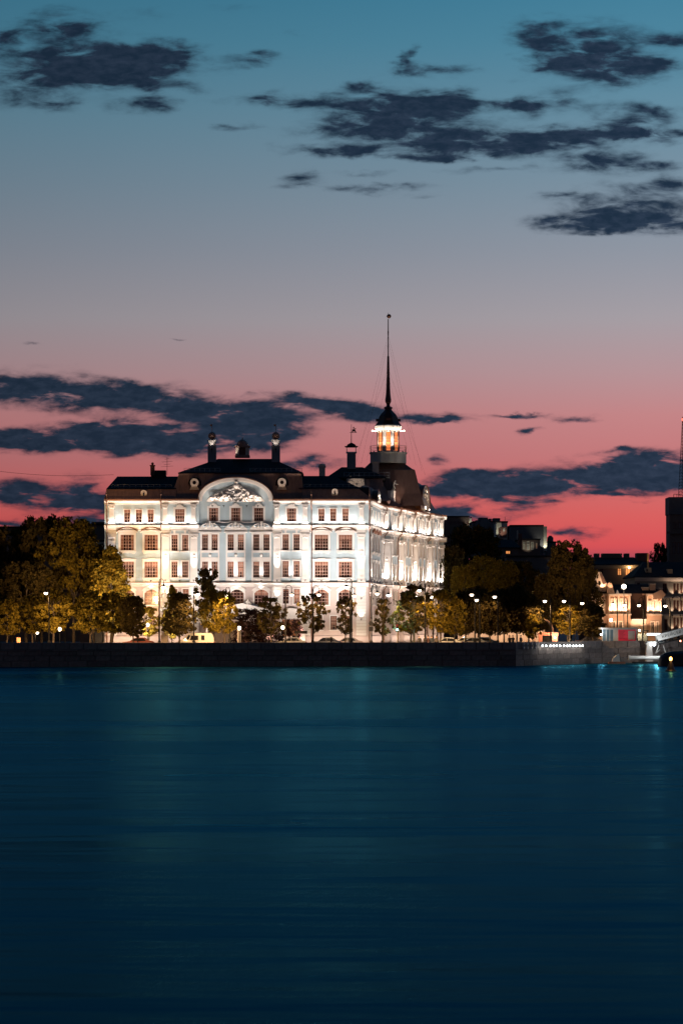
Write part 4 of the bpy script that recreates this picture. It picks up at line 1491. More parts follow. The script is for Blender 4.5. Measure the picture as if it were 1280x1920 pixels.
    for i in range(9):
        x = X(652 + i * 3.6, D) - PL.x
        fr.ball((x, D - 1.55 - PL.y, Z(903, D) - STREET), .13, 6, 4)
        fr.ball((x + .1, D - 1.55 - PL.y, Z(908, D) - STREET), .11, 6, 4)
    fr.build('frieze_wall', M_CREAM, cp)
    lamp('SPOT', 'roof_floodlight_lamp', (X(668, D) - PL.x, D - 5 - PL.y, Z(908, D) - STREET), 150, WARM, PAL, .1, rot=(R(85), 0, 0), spot=R(50))
    rail(X(645, D), X(730, D), D + .2, Z(896, D), .8, 9, PAL)
    # lantern chimney with pagoda cap and rider vane
    D = 356
    k = D / F
    o = MB().box(-8.2 * k, 8.2 * k, -8.2 * k, 8.2 * k, -.8, 24 * k).build('chimney', mat('grey_stucco', (.24, .25, .27)), cp, (X(658.5, D) - PL.x, D - PL.y, Z(873.5, D) - STREET))
    q = MB().box(-10 * k, 10 * k, -10 * k, 10 * k, 24 * k + .002, 26 * k)
    for sx in (-1, 1):
        for sy in (-1, 1):
            q.tube([(sx * 8.5 * k, sy * 8.5 * k, 26 * k), (sx * 8.5 * k, sy * 8.5 * k, 34 * k)], .06, 5)
    q.build('open_lantern', M_WHITE, o)
    q = MB().loft([[(-12.5 * k, -12.5 * k, 36.5 * k), (12.5 * k, -12.5 * k, 36.5 * k), (12.5 * k, 12.5 * k, 36.5 * k), (-12.5 * k, 12.5 * k, 36.5 * k)],
                   [(-10 * k, -10 * k, 35 * k), (10 * k, -10 * k, 35 * k), (10 * k, 10 * k, 35 * k), (-10 * k, 10 * k, 35 * k)],
                   [(-7 * k, -7 * k, 40 * k), (7 * k, -7 * k, 40 * k), (7 * k, 7 * k, 40 * k), (-7 * k, 7 * k, 40 * k)],
                   [(-1 * k, -1 * k, 43.5 * k), (1 * k, -1 * k, 43.5 * k), (1 * k, 1 * k, 43.5 * k), (-1 * k, 1 * k, 43.5 * k)]], True, True)
    q.build('pagoda_cap', M_DARKROOF, o)
    q = MB().tube([(0, 0, 43 * k), (0, 0, 78 * k)], [.07, .03], 5)
    # weather vane: horse and rider
    q.ball((4.5 * k, 0, 67 * k), 2.2 * k, 8, 5, sx=1.5, sy=.2)
    q.ball((7.4 * k, 0, 70 * k), 1.2 * k, 6, 4, sy=.2)
    q.ball((4.2 * k, 0, 71.5 * k), 1.2 * k, 6, 4, sy=.2, sz=1.8)
    for lx, bx in ((2.2, 1), (3.2, 3.6), (6, 7.4), (7, 9)):
        q.tube([(lx * k, 0, 66 * k), (bx * k, 0, 63 * k)], .045, 4)
    q.tube([(-3 * k, 0, 62.8 * k), (10 * k, 0, 62.8 * k)], .035, 4)
    q.build('weather_vane', M_IRON, o)
    # great roof under the tower
    D = 363
    tr = roof('tower_roof', mat('dark_brown_copper', (0.15, 0.088, 0.072), 0.55, 0.3, 1.2, metal=0.1, stretch=(2.2, 2.2, .25)), [(X(668, D), X(795, D), D, D + 16, Z(948, D)), (X(672, D), X(789, D), D + .7, D + 15.5, Z(925, D)), (X(678, D), X(778, D), D + 1.5, D + 15, Z(879.5, D)), (X(681, D), X(774, D), D + 1.9, D + 14, Z(878, D)), (X(698, D), X(752, D), D + 3.5, D + 8.5, Z(861, D))])
    n = MB().box(-.5, .5, -.5, .5, 0, 1.6)
    n.box(-.62, .62, -.62, .62, 1.6, 1.8)
    n.build('chimney', M_CREAM, tr, (X(704, D) - PL.x, D + .8 - PL.y, Z(887, D) - STREET))
    # side-wing roof: flared mansard following the side front
    pts = [(6.9, 360.3), (8.9, 360.2), (10.8, 368), (12.6, 376), (15.4, 385), (17.0, 391.8)]
    inn = [(4.8, 363.2), (6.3, 364.5), (8.0, 370), (9.6, 377), (12.2, 385), (13.6, 388.5)]
    mid = [(a[0] * .55 + b[0] * .45, a[1] * .55 + b[1] * .45) for a, b in zip(pts, inn)]
    bk = [(0, 392), (0, 361)]
    rr = []
    for base, z in ((pts, Z_E + .3), (mid, Z_E + 1.3), (inn, Z_E + 4.2)):
        rr.append([(x - PL.x, y - PL.y, z - STREET) for x, y in base] + [(x - PL.x, y - PL.y, z - STREET) for x, y in bk])
    MB().loft(rr).build('side_wing_roof', M_COPPER, PAL)
    # barrel gable near the end of the side front
    a, b = SIDE[3]
    S = Sec(a[0], a[1], math.atan2(b[1] - a[1], b[0] - a[0]))
    arch_gable(S, 4.6, .25, Z_E + .3, 4.3, 4.3, 6.6, 4.5, 5)
    uplight(S, 3.0, 1.0, Z_E + .6, 320, WARMER, 110, .5)
    uplight(S, 6.2, 1.0, Z_E + .6, 320, WARMER, 110, .5)
    # edge-on pediment above the first side stretch
    a, b = SIDE[0]
    S = Sec(a[0], a[1], math.atan2(b[1] - a[1], b[0] - a[0]))
    arch_gable(S, 7.2, .2, Z_E + .3, 2.2, 1.7, 3.2, 2.0, 9)
    uplight(S, 7.2, 1.0, Z_E + .5, 160, WARMER, 110, .5)


roofs()


# ---- tower with lantern and spire
def tower():
    D = 367.0
    k = D / F
    cx = X(727.5, D)
    o = link('tower', None, PAL, (cx - PL.x, D - PL.y, -STREET))
    b = MB()
    r = 33.5 * k / math.cos(PI / 8)
    b.lathe([(r, Z(869, D)), (r, Z(851, D)), (r * 1.05, Z(850.5, D)), (r * 1.05, Z(849, D))], 0, 0, 8, PI / 8)
    b.build('tower_base', M_GREYSLAT, o)
    rl = MB()
    for zz in (Z(837, D), Z(843, D)):
        rl.tube([(r * .98 * math.cos(PI / 8 + i * PI / 4), r * .98 * math.sin(PI / 8 + i * PI / 4), zz) for i in range(9)], .03, 4)
    for i in range(8):
        a0 = PI / 8 + i * PI / 4
        x, y = r * .98 * math.cos(a0), r * .98 * math.sin(a0)
        rl.tube([(x, y, Z(849, D)), (x, y, Z(836.5, D))], .05, 5)
    rl.build('tower_railing', M_PIPE, o)
    # lobed lantern
    n = 96

    def lob(rb, amp, z):
        out = []
        for i in range(n):
            a = 2 * PI * i / n
            f = abs(math.sin(4 * a))          # eight lobes
            rr = rb * (1 - amp + amp * f ** .5)
            out.append((rr * math.cos(a - PI / 2 + PI / 8), rr * math.sin(a - PI / 2 + PI / 8), z))
        return out
    rb = 20.0 * k
    l = MB().loft([lob(rb * 1.1, .08, Z(849, D)), lob(rb * 1.1, .08, Z(847, D)), lob(rb, .12, Z(846, D)), lob(rb, .12, Z(812, D)), lob(rb * 1.07, .12, Z(808, D)),
                   lob(rb * 1.24, .12, Z(803.5, D)), lob(rb * 1.3, .12, Z(799.5, D)), lob(rb * 1.2, .10, Z(797.5, D))])
    l.build('lantern', M_WHITE, o)
    # tall arched windows, one on each lobe
    fr, pn = MB(), MB()
    hw, z0, z1 = .30, Z(845.5, D), Z(812.0, D)
    arc = [(-hw * math.cos(PI * i / 10), z1 + hw * math.sin(PI * i / 10)) for i in range(11)]
    arco = [(-(hw + .09) * math.cos(PI * i / 10), z1 + (hw + .09) * math.sin(PI * i / 10)) for i in range(11)]
    inner = [(-hw, z0)] + arc + [(hw, z0)]
    outer = [(-hw - .09, z0)] + arco + [(hw + .09, z0)]
    fr.band(outer, inner, -.09, .12)
    fr.box(-hw, hw, -.06, .02, (z0 + z1) / 2 - .05, (z0 + z1) / 2 + .05)
    fr.box(-.02, .02, -.04, .02, z0, z1 + hw)
    for j in range(1, 6):
        z = z0 + (z1 - z0) * j / 6
        fr.box(-hw, hw, -.04, .018, z - .018, z + .018)
    pn.prism(inner, .0, .03)
    fm, pm = fr.mesh('lantern_window', M_FRAME), pn.mesh('pane', M_LANTERN)
    for i in range(8):
        a = -PI / 2 + i * PI / 4
        rr = rb * 1.005
        w = link('lantern_window', fm, o, (rr * math.cos(a), rr * math.sin(a), 0), a + PI / 2)
        p = link('lantern_pane', pm, o, (rr * math.cos(a), rr * math.sin(a), 0), a + PI / 2)
    for i in range(16):
        a = -PI / 2 + (i + .5) * PI / 8
        lamp('SPOT', 'floodlight_lamp', (rb * 1.62 * math.cos(a), rb * 1.62 * math.sin(a), Z(849, D) + .22), 430, (1.0, .82, .64), o, .06, rot=(PI - .42, 0, a + PI / 2), spot=R(70), blend=.8)
        flood = MB() if i == 0 else None
        if flood:
            flood.box(-.12, .12, -.1, .1, 0, .16)
            fmesh = flood.mesh('floodlight', M_IRON)
        link('floodlight', fmesh, o, (rb * 1.62 * math.cos(a), rb * 1.62 * math.sin(a), Z(849, D) + .002), a + PI / 2)
    # side lamps at the lantern's shoulders
    for sx in (-1, 1):
        s = MB().tube([(sx * rb * 1.1, -.2, Z(809, D)), (sx * rb * 1.42, -.3, Z(808, D))], .04, 5)
        s.ball((sx * rb * 1.47, -.32, Z(808, D)), .13, 8, 5)
        s.build('bracket_lamp', M_LAMP, o)
    dm = MB()
    pr = [(25.5, 797.6), (24, 795), (20.5, 790.5), (19.5, 786), (18.5, 782), (15.5, 777.5), (12, 774), (8, 770), (6.5, 767), (8.5, 765.5), (8.5, 763.8), (5, 762)]
    dm.lathe([(x * k, Z(y, D)) for x, y in pr], 0, 0, 8, PI / 8)
    for i in range(4):
        a = PI / 4 + i * PI / 2
        for da in (-PI / 4,):
            dm.box(*sorted((19 * k * math.cos(a + da) - .35, 19 * k * math.cos(a + da) + .35)), *sorted((19 * k * math.sin(a + da) - .35, 19 * k * math.sin(a + da) + .35)), Z(790, D), Z(785.5, D))
    dm.build('bell_dome', mat('dark_red_copper', (.075, .03, .026), .45, .3, 2.0, metal=.3), o)
    sp = MB()
    pr = [(4.2, 762), (3.2, 760), (3.6, 757), (5.6, 753), (5.8, 749), (5.0, 744), (4.3, 737), (3.6, 725), (3.2, 708), (2.9, 708), (2.5, 690), (1.9, 668), (1.1, 667), (.95, 630), (1.3, 622), (.95, 620), (.8, 598)]
    sp.lathe([(x * k, Z(y, D)) for x, y in pr], 0, 0, 10)
    sp.build('spire', mat('dark_red_copper', (.075, .03, .026)), o)
    fn = MB().ball((.12, 0, Z(592.5, D)), .34, 10, 7)
    fn.tube([(-.3, 0, Z(593, D)), (.5, 0, Z(592, D))], .04, 5)
    fn.tube([(0, 0, Z(598, D)), (0, 0, Z(586, D))], .03, 5)
    fn.build('spire_finial', M_FLASH, o)
    g = MB()
    zt, zb = Z(628, D), Z(905, D)
    for (dx, dy, z_t, z_b) in [(-5.2, -2, 628, 880), (-4.2, 3, 640, 868), (5.2, -2, 628, 885), (4.4, 3, 640, 870), (-3.4, -3, 705, 866), (3.4, -3, 705, 866), (5.8, 1, 690, 890), (-5.8, 1, 690, 880)]:
        g.tube([(0, 0, Z(z_t, D)), (dx, dy, Z(z_b, D))], .011, 3)
    g.build('guy_wires', M_IRON, o)


tower()


# ------------------------------------------------------------------ trees
def leaf_cloud(name, seed, shape, nclump, nleaf, csize, leaf, m_, zc=.25, hollow=.45):
    rg = np.random.default_rng(seed)
    cs = []
    while len(cs) < nclump:
        t = rg.uniform(0, 1)
        if shape == 'round':
            r = math.sqrt(max(0, 1 - (2 * t - 1) ** 2)) ** .7 * (1.0 - .15 * t)
        elif shape == 'cone':
            r = (1 - t) ** .75 * min(1, (t + .12) * 3.2)
        elif shape == 'poplar':
            r = (1 - t) ** .5 * min(1, (t + .2) * 2.5)
        else:                                     # broad
            r = math.sqrt(max(0, 1 - (1.8 * t - .85) ** 2)) ** .6
        r *= .43 * (1 + .16 * math.sin(5 * t + seed))
        a = rg.uniform(0, 2 * PI)
        q = math.sqrt(rg.uniform(hollow ** 2, 1))
        lump = 1 + .22 * math.sin(3 * a + seed * 1.3 + 4 * t)
        cs.append((r * q * math.cos(a) * lump, r * q * math.sin(a) * lump, zc + (1 - zc) * (.04 + .92 * t)))
    cs = np.array(cs)
    n = nclump * nleaf
    cl = np.repeat(cs, nleaf, 0)
    sz = np.repeat(rg.uniform(.6, 1.35, nclump), nleaf)[:, None]
    off = rg.normal(0, 1, (n, 3))
    off /= np.maximum(np.linalg.norm(off, axis=1, keepdims=True), .6)
    off *= rg.uniform(.2, 1, (n, 1)) ** .5
    c = cl + off * sz * np.array([csize, csize, csize * .62])
    u = rg.normal(0, 1, (n, 3))
    u /= np.linalg.norm(u, axis=1, keepdims=True)
    v = np.cross(u, rg.normal(0, 1, (n, 3)))
    v /= np.linalg.norm(v, axis=1, keepdims=True)
    s = leaf * rg.uniform(.55, 1.25, (n, 1))
    sq = np.array([1, 1, .7])
    P = np.stack([c - u * s * sq, c - v * s * .62 * sq, c + u * s * sq, c + v * s * .62 * sq], 1).reshape(-1, 3)
    me = bpy.data.meshes.new(name)
    me.vertices.add(4 * n)
    me.loops.add(4 * n)
    me.polygons.add(n)
    me.vertices.foreach_set('co', P.ravel())
    me.loops.foreach_set('vertex_index', np.arange(4 * n))
    me.polygons.foreach_set('loop_start', np.arange(0, 4 * n, 4))
    me.update(calc_edges=True)
    me.materials.append(m_)
    return me, cs


def trunk_mesh(cs, seed, zc, r0=.022):
    rr = random.Random(seed)
    mb = MB()
    ax = [(0, 0, -.02)]
    for i in range(1, 6):
        z = (zc + .62 * (1 - zc)) * i / 5
        ax.append((rr.uniform(-.018, .018), rr.uniform(-.018, .018), z))
    mb.tube(ax, [r0 * 1.25, r0, r0 * .9, r0 * .72, r0 * .5, r0 * .22], 7)
    for k in range(13):
        c = cs[rr.randrange(len(cs))]
        zb = max(zc * .92, min(zc + .5, c[2] - rr.uniform(.12, .3)))
        mb.tube([(0, 0, zb), (c[0] * .45, c[1] * .45, zb + (c[2] - zb) * .6), (c[0] * .95, c[1] * .95, c[2])], [r0 * .45, r0 * .28, r0 * .1], 4)
    return mb.mesh('trunk', M_BARK)


TV = {}


def variant(kind, i):
    key = (kind, i)
    if key not in TV:
        sd = i * 17 + hash_kind[kind]
        if kind == 'linden':
            me, cs = leaf_cloud('crown', sd, 'round', 125, 26, .066, .038, M_LEAF, .27)
            tr = trunk_mesh(cs, sd, .27)
        elif kind == 'sparse':
            me, cs = leaf_cloud('crown', sd, 'round', 78, 17, .060, .046, M_LEAF2, .27, .15)
            tr = trunk_mesh(cs, sd, .27)
        elif kind == 'dark':
            me, cs = leaf_cloud('crown', sd, 'round', 190, 30, .085, .038, M_LEAF2, .24)
            tr = trunk_mesh(cs, sd, .24)
        elif kind == 'cone':
            me, cs = leaf_cloud('crown', sd, 'cone', 260, 42, .07, .026, M_LEAF, .14)
            tr = trunk_mesh(cs, sd, .16, .018)
        elif kind == 'poplar':
            me, cs = leaf_cloud('crown', sd, 'poplar', 150, 32, .09, .04, M_LEAF, .15)
            tr = trunk_mesh(cs, sd, .16)
        elif kind == 'broad':
            me, cs = leaf_cloud('crown', sd, 'broad', 320, 40, .062, .021, M_LEAF, .2)
            tr = trunk_mesh(cs, sd, .25, .02)
        elif kind == 'broad_dark':
            me, cs = leaf_cloud('crown', sd, 'broad', 280, 36, .07, .026, M_LEAF2, .18)
            tr = trunk_mesh(cs, sd, .25, .02)
        elif kind == 'shrub':
            me, cs = leaf_cloud('crown', sd, 'broad', 200, 34, .075, .026, M_LEAFRED, .05)
            tr = trunk_mesh(cs, sd, .12, .02)
        TV[key] = (me, tr)
    return TV[key]


hash_kind = {'linden': 1, 'sparse': 2, 'dark': 3, 'cone': 4, 'poplar': 5, 'broad': 6, 'broad_dark': 7, 'shrub': 8}


def tree(kind, var, x, ytop, w, D, label, group=None, name=None):
    """x: trunk in the photo, ytop: top of the crown, w: crown width in photo pixels at distance D"""
    W = w * D / F * 1.12
    H = Z(ytop, D) - STREET
    t = thing(name or {'linden': 'linden_tree', 'sparse': 'linden_tree', 'dark': 'linden_tree', 'cone': 'conical_tree', 'poplar': 'poplar_tree', 'broad': 'broad_tree', 'broad_dark': 'broad_tree', 'shrub': 'round_shrub'}[kind],
              label, 'shrub' if kind == 'shrub' else 'tree', (X(x, D), D, STREET), random.uniform(0, 6.28), group)
    me, tr = variant(kind, var)
    c = link('crown', me, t)
    c.scale = (W, W, H)
    k = link('trunk', tr, t)
    k.scale = (W, W, H)
    return t


def trees():
    g = 'young lindens along the embankment road'
    # park on the left
    tree('broad_dark', 0, 22, 988, 120, 362, 'tall dark broad tree at the park edge, half lost in shade')
    tree('broad_dark', 1, 78, 962, 105, 357, 'tallest dark park tree, its ragged top against the red sky')
    tree('broad', 0, 138, 968, 118, 352, 'tall leafy park tree with lamplit ochre side left of the palace')
    tree('broad_dark', 2, 176, 1020, 70, 356, 'dark leafy tree tucked between tall park tree and palace corner')
    tree('cone', 0, 208, 1022, 118, 336, 'large conical golden lit tree covering the palace left corner')
    tree('broad_dark', 1, 50, 1050, 110, 348, 'dark mid-height tree behind the lamp with the looped arm')
    tree('linden', 0, 14, 1122, 62, 318, 'low round lamplit linden beside the small notice box')
    tree('linden', 1, 60, 1118, 58, 322, 'low ochre linden just left of the looped park lamp')
    tree('linden', 2, 100, 1108, 78, 319, 'broad low linden under the looped park lamp')
    tree('linden', 3, 170, 1108, 78, 320, 'bright drooping linden at the foot of the conical tree')
    tree('linden', 0, 212, 1110, 76, 323, 'bright golden linden directly before the conical tree trunk')
    tree('dark', 0, 250, 1118, 54, 318, 'dark small linden left of the tall iron lamp')
    tree('linden', 2, 280, 1138, 46, 330, 'low green linden behind the tall iron lamp post')
    tree('poplar', 0, 322, 1098, 36, 330, 'narrow pointed green poplar beside the white statue')
    tree('dark', 1, 336, 1112, 62, 315, 'dark linden left of the white van roof')
    tree('sparse', 0, 388, 1066, 74, 330, 'tall open-branched tree behind the white van')
    tree('linden', 1, 400, 1105, 62, 322, 'bright yellow lit linden above the white van rear')
    tree('linden', 3, 420, 1108, 58, 316, 'dark and gold linden left of the lamp pillar')
    tree('shrub', 0, 466, 1140, 74, 326, 'big rounded dark purple shrub before the main portal')
    tree('shrub', 1, 504, 1152, 60, 327, 'lower dark purple shrub right of the biggest one')
    tree('sparse', 1, 508, 1117, 64, 317, 'loose dark linden between the purple shrubs and the side portal')
    tree('shrub', 2, 548, 1160, 40, 328, 'small dark shrub beside the orange side door')
    tree('sparse', 2, 586, 1112, 62, 315, 'sparse dark linden right of the orange side door')
    tree('sparse', 3, 648, 1117, 50, 315, 'slim sparse linden before the last arched window bay')
    tree('sparse', 0, 718, 1122, 48, 315, 'small sparse linden at the palace right corner by the cold white lamp')
    tree('sparse', 1, 776, 1094, 84, 318, 'spreading linden with glowing branches beside the green signal')
    tree('linden', 1, 770, 1112, 70, 321, 'gold lit linden just behind the spreading one by the signal')
    tree('linden', 2, 825, 1106, 62, 316, 'dense linden hiding the far end of the side front')
    tree('linden', 0, 852, 1122, 56, 318, 'lamplit linden with bright yellow lower leaves past the palace end')
    for i, (x, yt, w, D) in enumerate([(872, 1108, 58, 322), (896, 1100, 64, 326), (918, 1112, 58, 320), (944, 1104, 64, 326), (968, 1098, 60, 330), (990, 1110, 58, 326)]):
        tree('dark', i % 3, x, yt, w, D, ORD[i] + ' dark linden of the unlit row, counted from the palace end', 'dark lindens beyond the palace')
    tree('linden', 3, 998, 1152, 34, 322, 'small bright leafed young tree by the rosy gateway')
    tree('broad_dark', 0, 846, 1022, 66, 392, 'brownish tall tree right behind the palace end wall')
    tree('broad_dark', 1, 884, 980, 112, 410, 'very dark tall tree in front of the roofline with round windows')
    tree('broad', 1, 908, 1042, 70, 384, 'brown tree with dim ochre crown behind the unlit lindens')
    tree('broad', 2, 944, 1050, 62, 388, 'dim ochre tree below the block with the single lit window')
    tree('broad_dark', 2, 975, 1052, 70, 396, 'dark tree below the flat dark block')
    tree('broad', 0, 868, 1058, 60, 380, 'dim brown tree beside the palace end columns')
    tree('broad_dark', 0, 1066, 1013, 104, 372, 'big round dark tree with an orange lit patch in its crown')
    tree('broad_dark', 1, 1070, 1028, 84, 398, 'dark tree standing directly behind the big round one')
    tree('broad_dark', 2, 1030, 1075, 70, 376, 'dark low tree behind the paired hooked lamps')
    tree('broad_dark', 0, 1098, 1062, 60, 368, 'dark tree beside the lit villa gable')
    tree('linden', 2, 1064, 1132, 58, 338, 'golden lit round linden above the row of white parapet lights')
    tree('dark', 1, 1110, 1134, 58, 336, 'dark round linden left of the ticket kiosk')
    tree('broad_dark', 2, 1236, 1018, 34, 440, 'small dark tree against the red sky beside the tall block')


trees()


# ------------------------------------------------------------------ street lamps
LM = {}


def hooked_lamp(xp, xl, yl, D, label, group=None, e=1300, cold=False, ytop=None):
    p = X(xp, D)
    dx = X(xl, D) - p
    zl = Z(yl, D) - STREET
    t = thing('street_lamp', label, 'street lamp', (p, D, STREET), 0, group)
    zt = zl + .75
    b = MB()
    b.lathe([(.30, 0), (.30, .25), (.24, .4), (.20, 1.0), (.13, 1.15), (.10, 1.3), (.075, zt - .2), (.055, zt)], 0, 0, 8)
    b.lathe([(.12, zl * .55), (.12, zl * .55 + .12)], 0, 0, 8)
    b.build('pole', M_IRON, t)
    a = MB()
    r = abs(dx) / 2 if abs(dx) > .3 else .28
    sg = 1 if dx >= 0 else -1
    pts = [(sg * (r - r * math.cos(PI * i / 10)), 0, zt + r * 1.15 * math.sin(PI * i / 10)) for i in range(11)]
    hx = pts[-1][0]
    pts.append((hx, 0, zl + .42))
    a.tube(pts, .035, 5)
    a.tube([(0, 0, zt - .5), (sg * .22, 0, zt - .15), (sg * .12, 0, zt + .2)], .022, 4)
    a.build('arm', M_IRON, t)
    MB().lathe([(.05, zl + .44), (.09, zl + .30), (.30, zl + .12), (.33, zl + .06)], hx, 0, 10).build('lamp_shade', M_IRON, t)
    g = MB().ball((hx, 0, zl - .02), .25, 10, 7, sz=.85)
    g.build('lamp_globe', M_LAMP_COLD if cold else M_LAMP, t, smooth=True)
    lamp('SPOT', 'lamp_light', (hx, .1, zl - .36), e * 1.5, (.85, .95, 1) if cold else SODIUM, t, .2, rot=(R(14), 0, 0), spot=R(150), blend=.35)
    return t


def lamps():
    g = 'hooked iron street lamps'
    hooked_lamp(92, 86, 1112, 312, 'black lamp with looped arm glowing among the low park lindens', None, 2500)
    hooked_lamp(298.5, 299, 1101, 303, 'tall black iron lamp with heavy flared base before the palace left wing', None, 2500)
    hooked_lamp(363.5, 363.5, 1114, 312, 'iron lamp rising behind the white van roof', None, 3500)
    hooked_lamp(431, 428.5, 1116, 316, 'iron lamp with narrow hook above the lamp pillar', None, 3000)
    hooked_lamp(535, 547, 1115, 314, 'hooked iron lamp before the side portal windows', None, 1100)
    hooked_lamp(586.5, 597.5, 1115, 313, 'hooked lamp rising out of the sparse linden right of the orange door', None, 1100)
    hooked_lamp(659, 649.5, 1101, 306, 'tall hooked lamp with wide bright shade before the last arched window', None, 900)
    hooked_lamp(656, 656.5, 1117, 313, 'lamp standing behind the wide-shaded one, over the slim linden', None, 900)
    hooked_lamp(696, 707, 1113, 312, 'hooked lamp carrying round and square signs at the palace corner', None, 900)
    hooked_lamp(717, 728, 1116, 318, 'hooked lamp with cold white light beside the palace corner', None, 1600, True)
    hooked_lamp(797, 786, 1107, 311, 'tall hooked lamp over the spreading linden', None, 3500)
    hooked_lamp(812, 778, 1119, 322, 'lamp burning inside the spreading linden crown', None, 3500)
    hooked_lamp(820, 809, 1119, 320, 'lamp shining between the spreading and dense lindens', None, 3500)
    for (x, y), lb in zip(((884, 1115), (893, 1125), (927, 1119)), ('higher of two close lamps glinting through the unlit lindens', 'lower of two close lamps glinting through the unlit lindens', 'single lamp glinting through the middle of the unlit lindens')):
        hooked_lamp(x + 6, x, y, 317, lb, 'lamps among dark lindens', 260)
    hooked_lamp(1032, 1021, 1127, 322, 'hooked lamp left of the golden linden on the lit quay', None, 3000)
    hooked_lamp(1068, 1057, 1127, 333, 'hooked lamp above the golden linden on the lit quay', None, 3000)
    hooked_lamp(1101, 1091, 1131, 340, 'hooked lamp above the dark linden beside the kiosk', None, 1200)
    hooked_lamp(1157, 1149, 1133, 348, 'lamp before the villa left bay', None, 1500)
    hooked_lamp(1176, 1170, 1134, 350, 'lamp before the villa right of its left bay windows', None, 1500)
    hooked_lamp(1206, 1197.5, 1135, 348, 'lamp before the villa dark brick wall', None, 1500)
    hooked_lamp(1256, 1247, 1136, 346, 'lamp at the pale house corner by the gangway', None, 1500)
    # short lamps
    def post_lamp(x, y, D, label, pillar=False, e=350):
        t = thing('lamp_pillar' if pillar else 'park_lamp', label, 'lamp', (X(x, D), D, STREET))
        z = Z(y, D) - STREET
        if pillar:
            MB().lathe([(.30, 0), (.30, .2), (.25, .3), (.25, z - .35), (.30, z - .3), (.30, z - .24)], 0, 0, 10).build('pillar', mat('pale_concrete', (.5, .46, .42), .85), t)
        else:
            MB().lathe([(.09, 0), (.06, .4), (.045, z - .3), (.12, z - .26)], 0, 0, 8).build('post', M_IRON, t)
        MB().lathe([(.10, z - .24), (.2, z - .1), (.2, z + .14), (.08, z + .25)], 0, 0, 10).build('lamp_glass', M_LAMP, t)
        lamp('SPOT', 'lamp_light', (.05, .42, z), e * 1.5, SODIUM, t, .2, rot=(R(100), 0, 0), spot=R(165), blend=.4)
    post_lamp(112, 1180, 314, 'short park lamp with lit box head under the low lindens', False, 1200)
    post_lamp(448.5, 1178, 312, 'stout pale lamp pillar with bright head left of the purple shrub', True, 500)
    post_lamp(530, 1177, 312, 'slim short lamp with bright head right of the purple shrubs', False, 500)
    post_lamp(277, 1172, 326, 'small lamp shining through leaves left of the white statue', False, 500)
    post_lamp(392, 1173, 326, 'small lamp glinting in leaves behind the white van', False, 450)
    post_lamp(70, 1186, 330, 'small dim park lamp under the trees by the notice box', False, 250)
    post_lamp(1145, 1163, 345, 'single small round lamp above the kiosk roof', False, 200)


def tree_floods():  # unseen floodlights added to light up the tree crowns
    fx = MB().box(-.3, .3, -.1, .2, .2, .62)
    fx.box(-.05, .05, -.05, .05, 0, .2)
    me = fx.mesh('added_flood_housing', M_IRON)
    for x, D, h, tx, ty, tz, e, sp, lb in [
            (192, 327.5, 5.5, 207, 336, 10.5, 9500, 100, 'added floodlight hidden in leaves, aimed at the conical golden tree'),
            (258, 321, 7.0, 212, 336, 12, 12000, 80, 'added floodlight behind the dark small linden, aimed at the conical tree'),
            (122, 331, 8.0, 140, 352, 13, 9000, 90, 'added floodlight among the low lindens aimed at the tall ochre park tree'),
            (66, 331, 7.0, 64, 354, 12, 4200, 100, 'added floodlight among the low lindens aimed at the darkest park trees'),
            (182, 306, .7, 180, 320, 6, 5200, 74, 'added floodlight behind the parapet aimed at the drooping linden'),
            (100, 304, .7, 95, 320, 6, 4200, 90, 'added floodlight behind the parapet aimed at the broad low linden'),
            (30, 304, .7, 25, 320, 6, 4200, 80, 'added floodlight behind the parapet aimed at the lindens by the notice box'),
            (405, 309, .7, 402, 322, 7, 3000, 64, 'added floodlight behind the parapet aimed at the yellow linden by the van'),
            (340, 306, .7, 335, 320, 6, 2200, 80, 'added floodlight behind the parapet aimed at the linden left of the van'),
            (775, 307, .7, 775, 320, 7, 2600, 80, 'added floodlight behind the parapet aimed at the spreading linden'),
            (850, 307, .7, 842, 317, 5, 3400, 84, 'added floodlight behind the parapet aimed at the lindens past the palace end'),
            (1058, 331, .7, 1060, 338, 6, 3000, 76, 'added floodlight behind the parapet aimed at the golden quay linden'),
            (925, 345, 7.0, 920, 386, 13, 12000, 100, 'added floodlight behind the linden row aimed at the dim ochre trees'),
            (1078, 352, 9.0, 1074, 372, 15.5, 5000, 44, 'added floodlight below the big round tree with the orange patch')]:
        x0, y0 = X(x, D), D
        an = math.atan2(ty - y0, X(tx, ty) - x0) - PI / 2
        t = thing('added_tree_floodlight', lb, 'floodlight', (x0, y0, STREET), an)
        link('added_flood_housing', me, t, (0, 0, h - .5))
        if h > 1:
            MB().lathe([(.12, 0), (.07, .4), (.05, h - .5)], 0, 0, 7).build('pole', M_IRON, t)
        l = lamp('SPOT', 'added_flood_lamp', (0, .3, h), e, SODIUM, t, .2, spot=R(sp), blend=.9)
        l.rotation_euler = (PI / 2 + math.atan2(tz - STREET - h, math.hypot(X(tx, ty) - x0, ty - y0)), 0, 0)


lamps()
tree_floods()


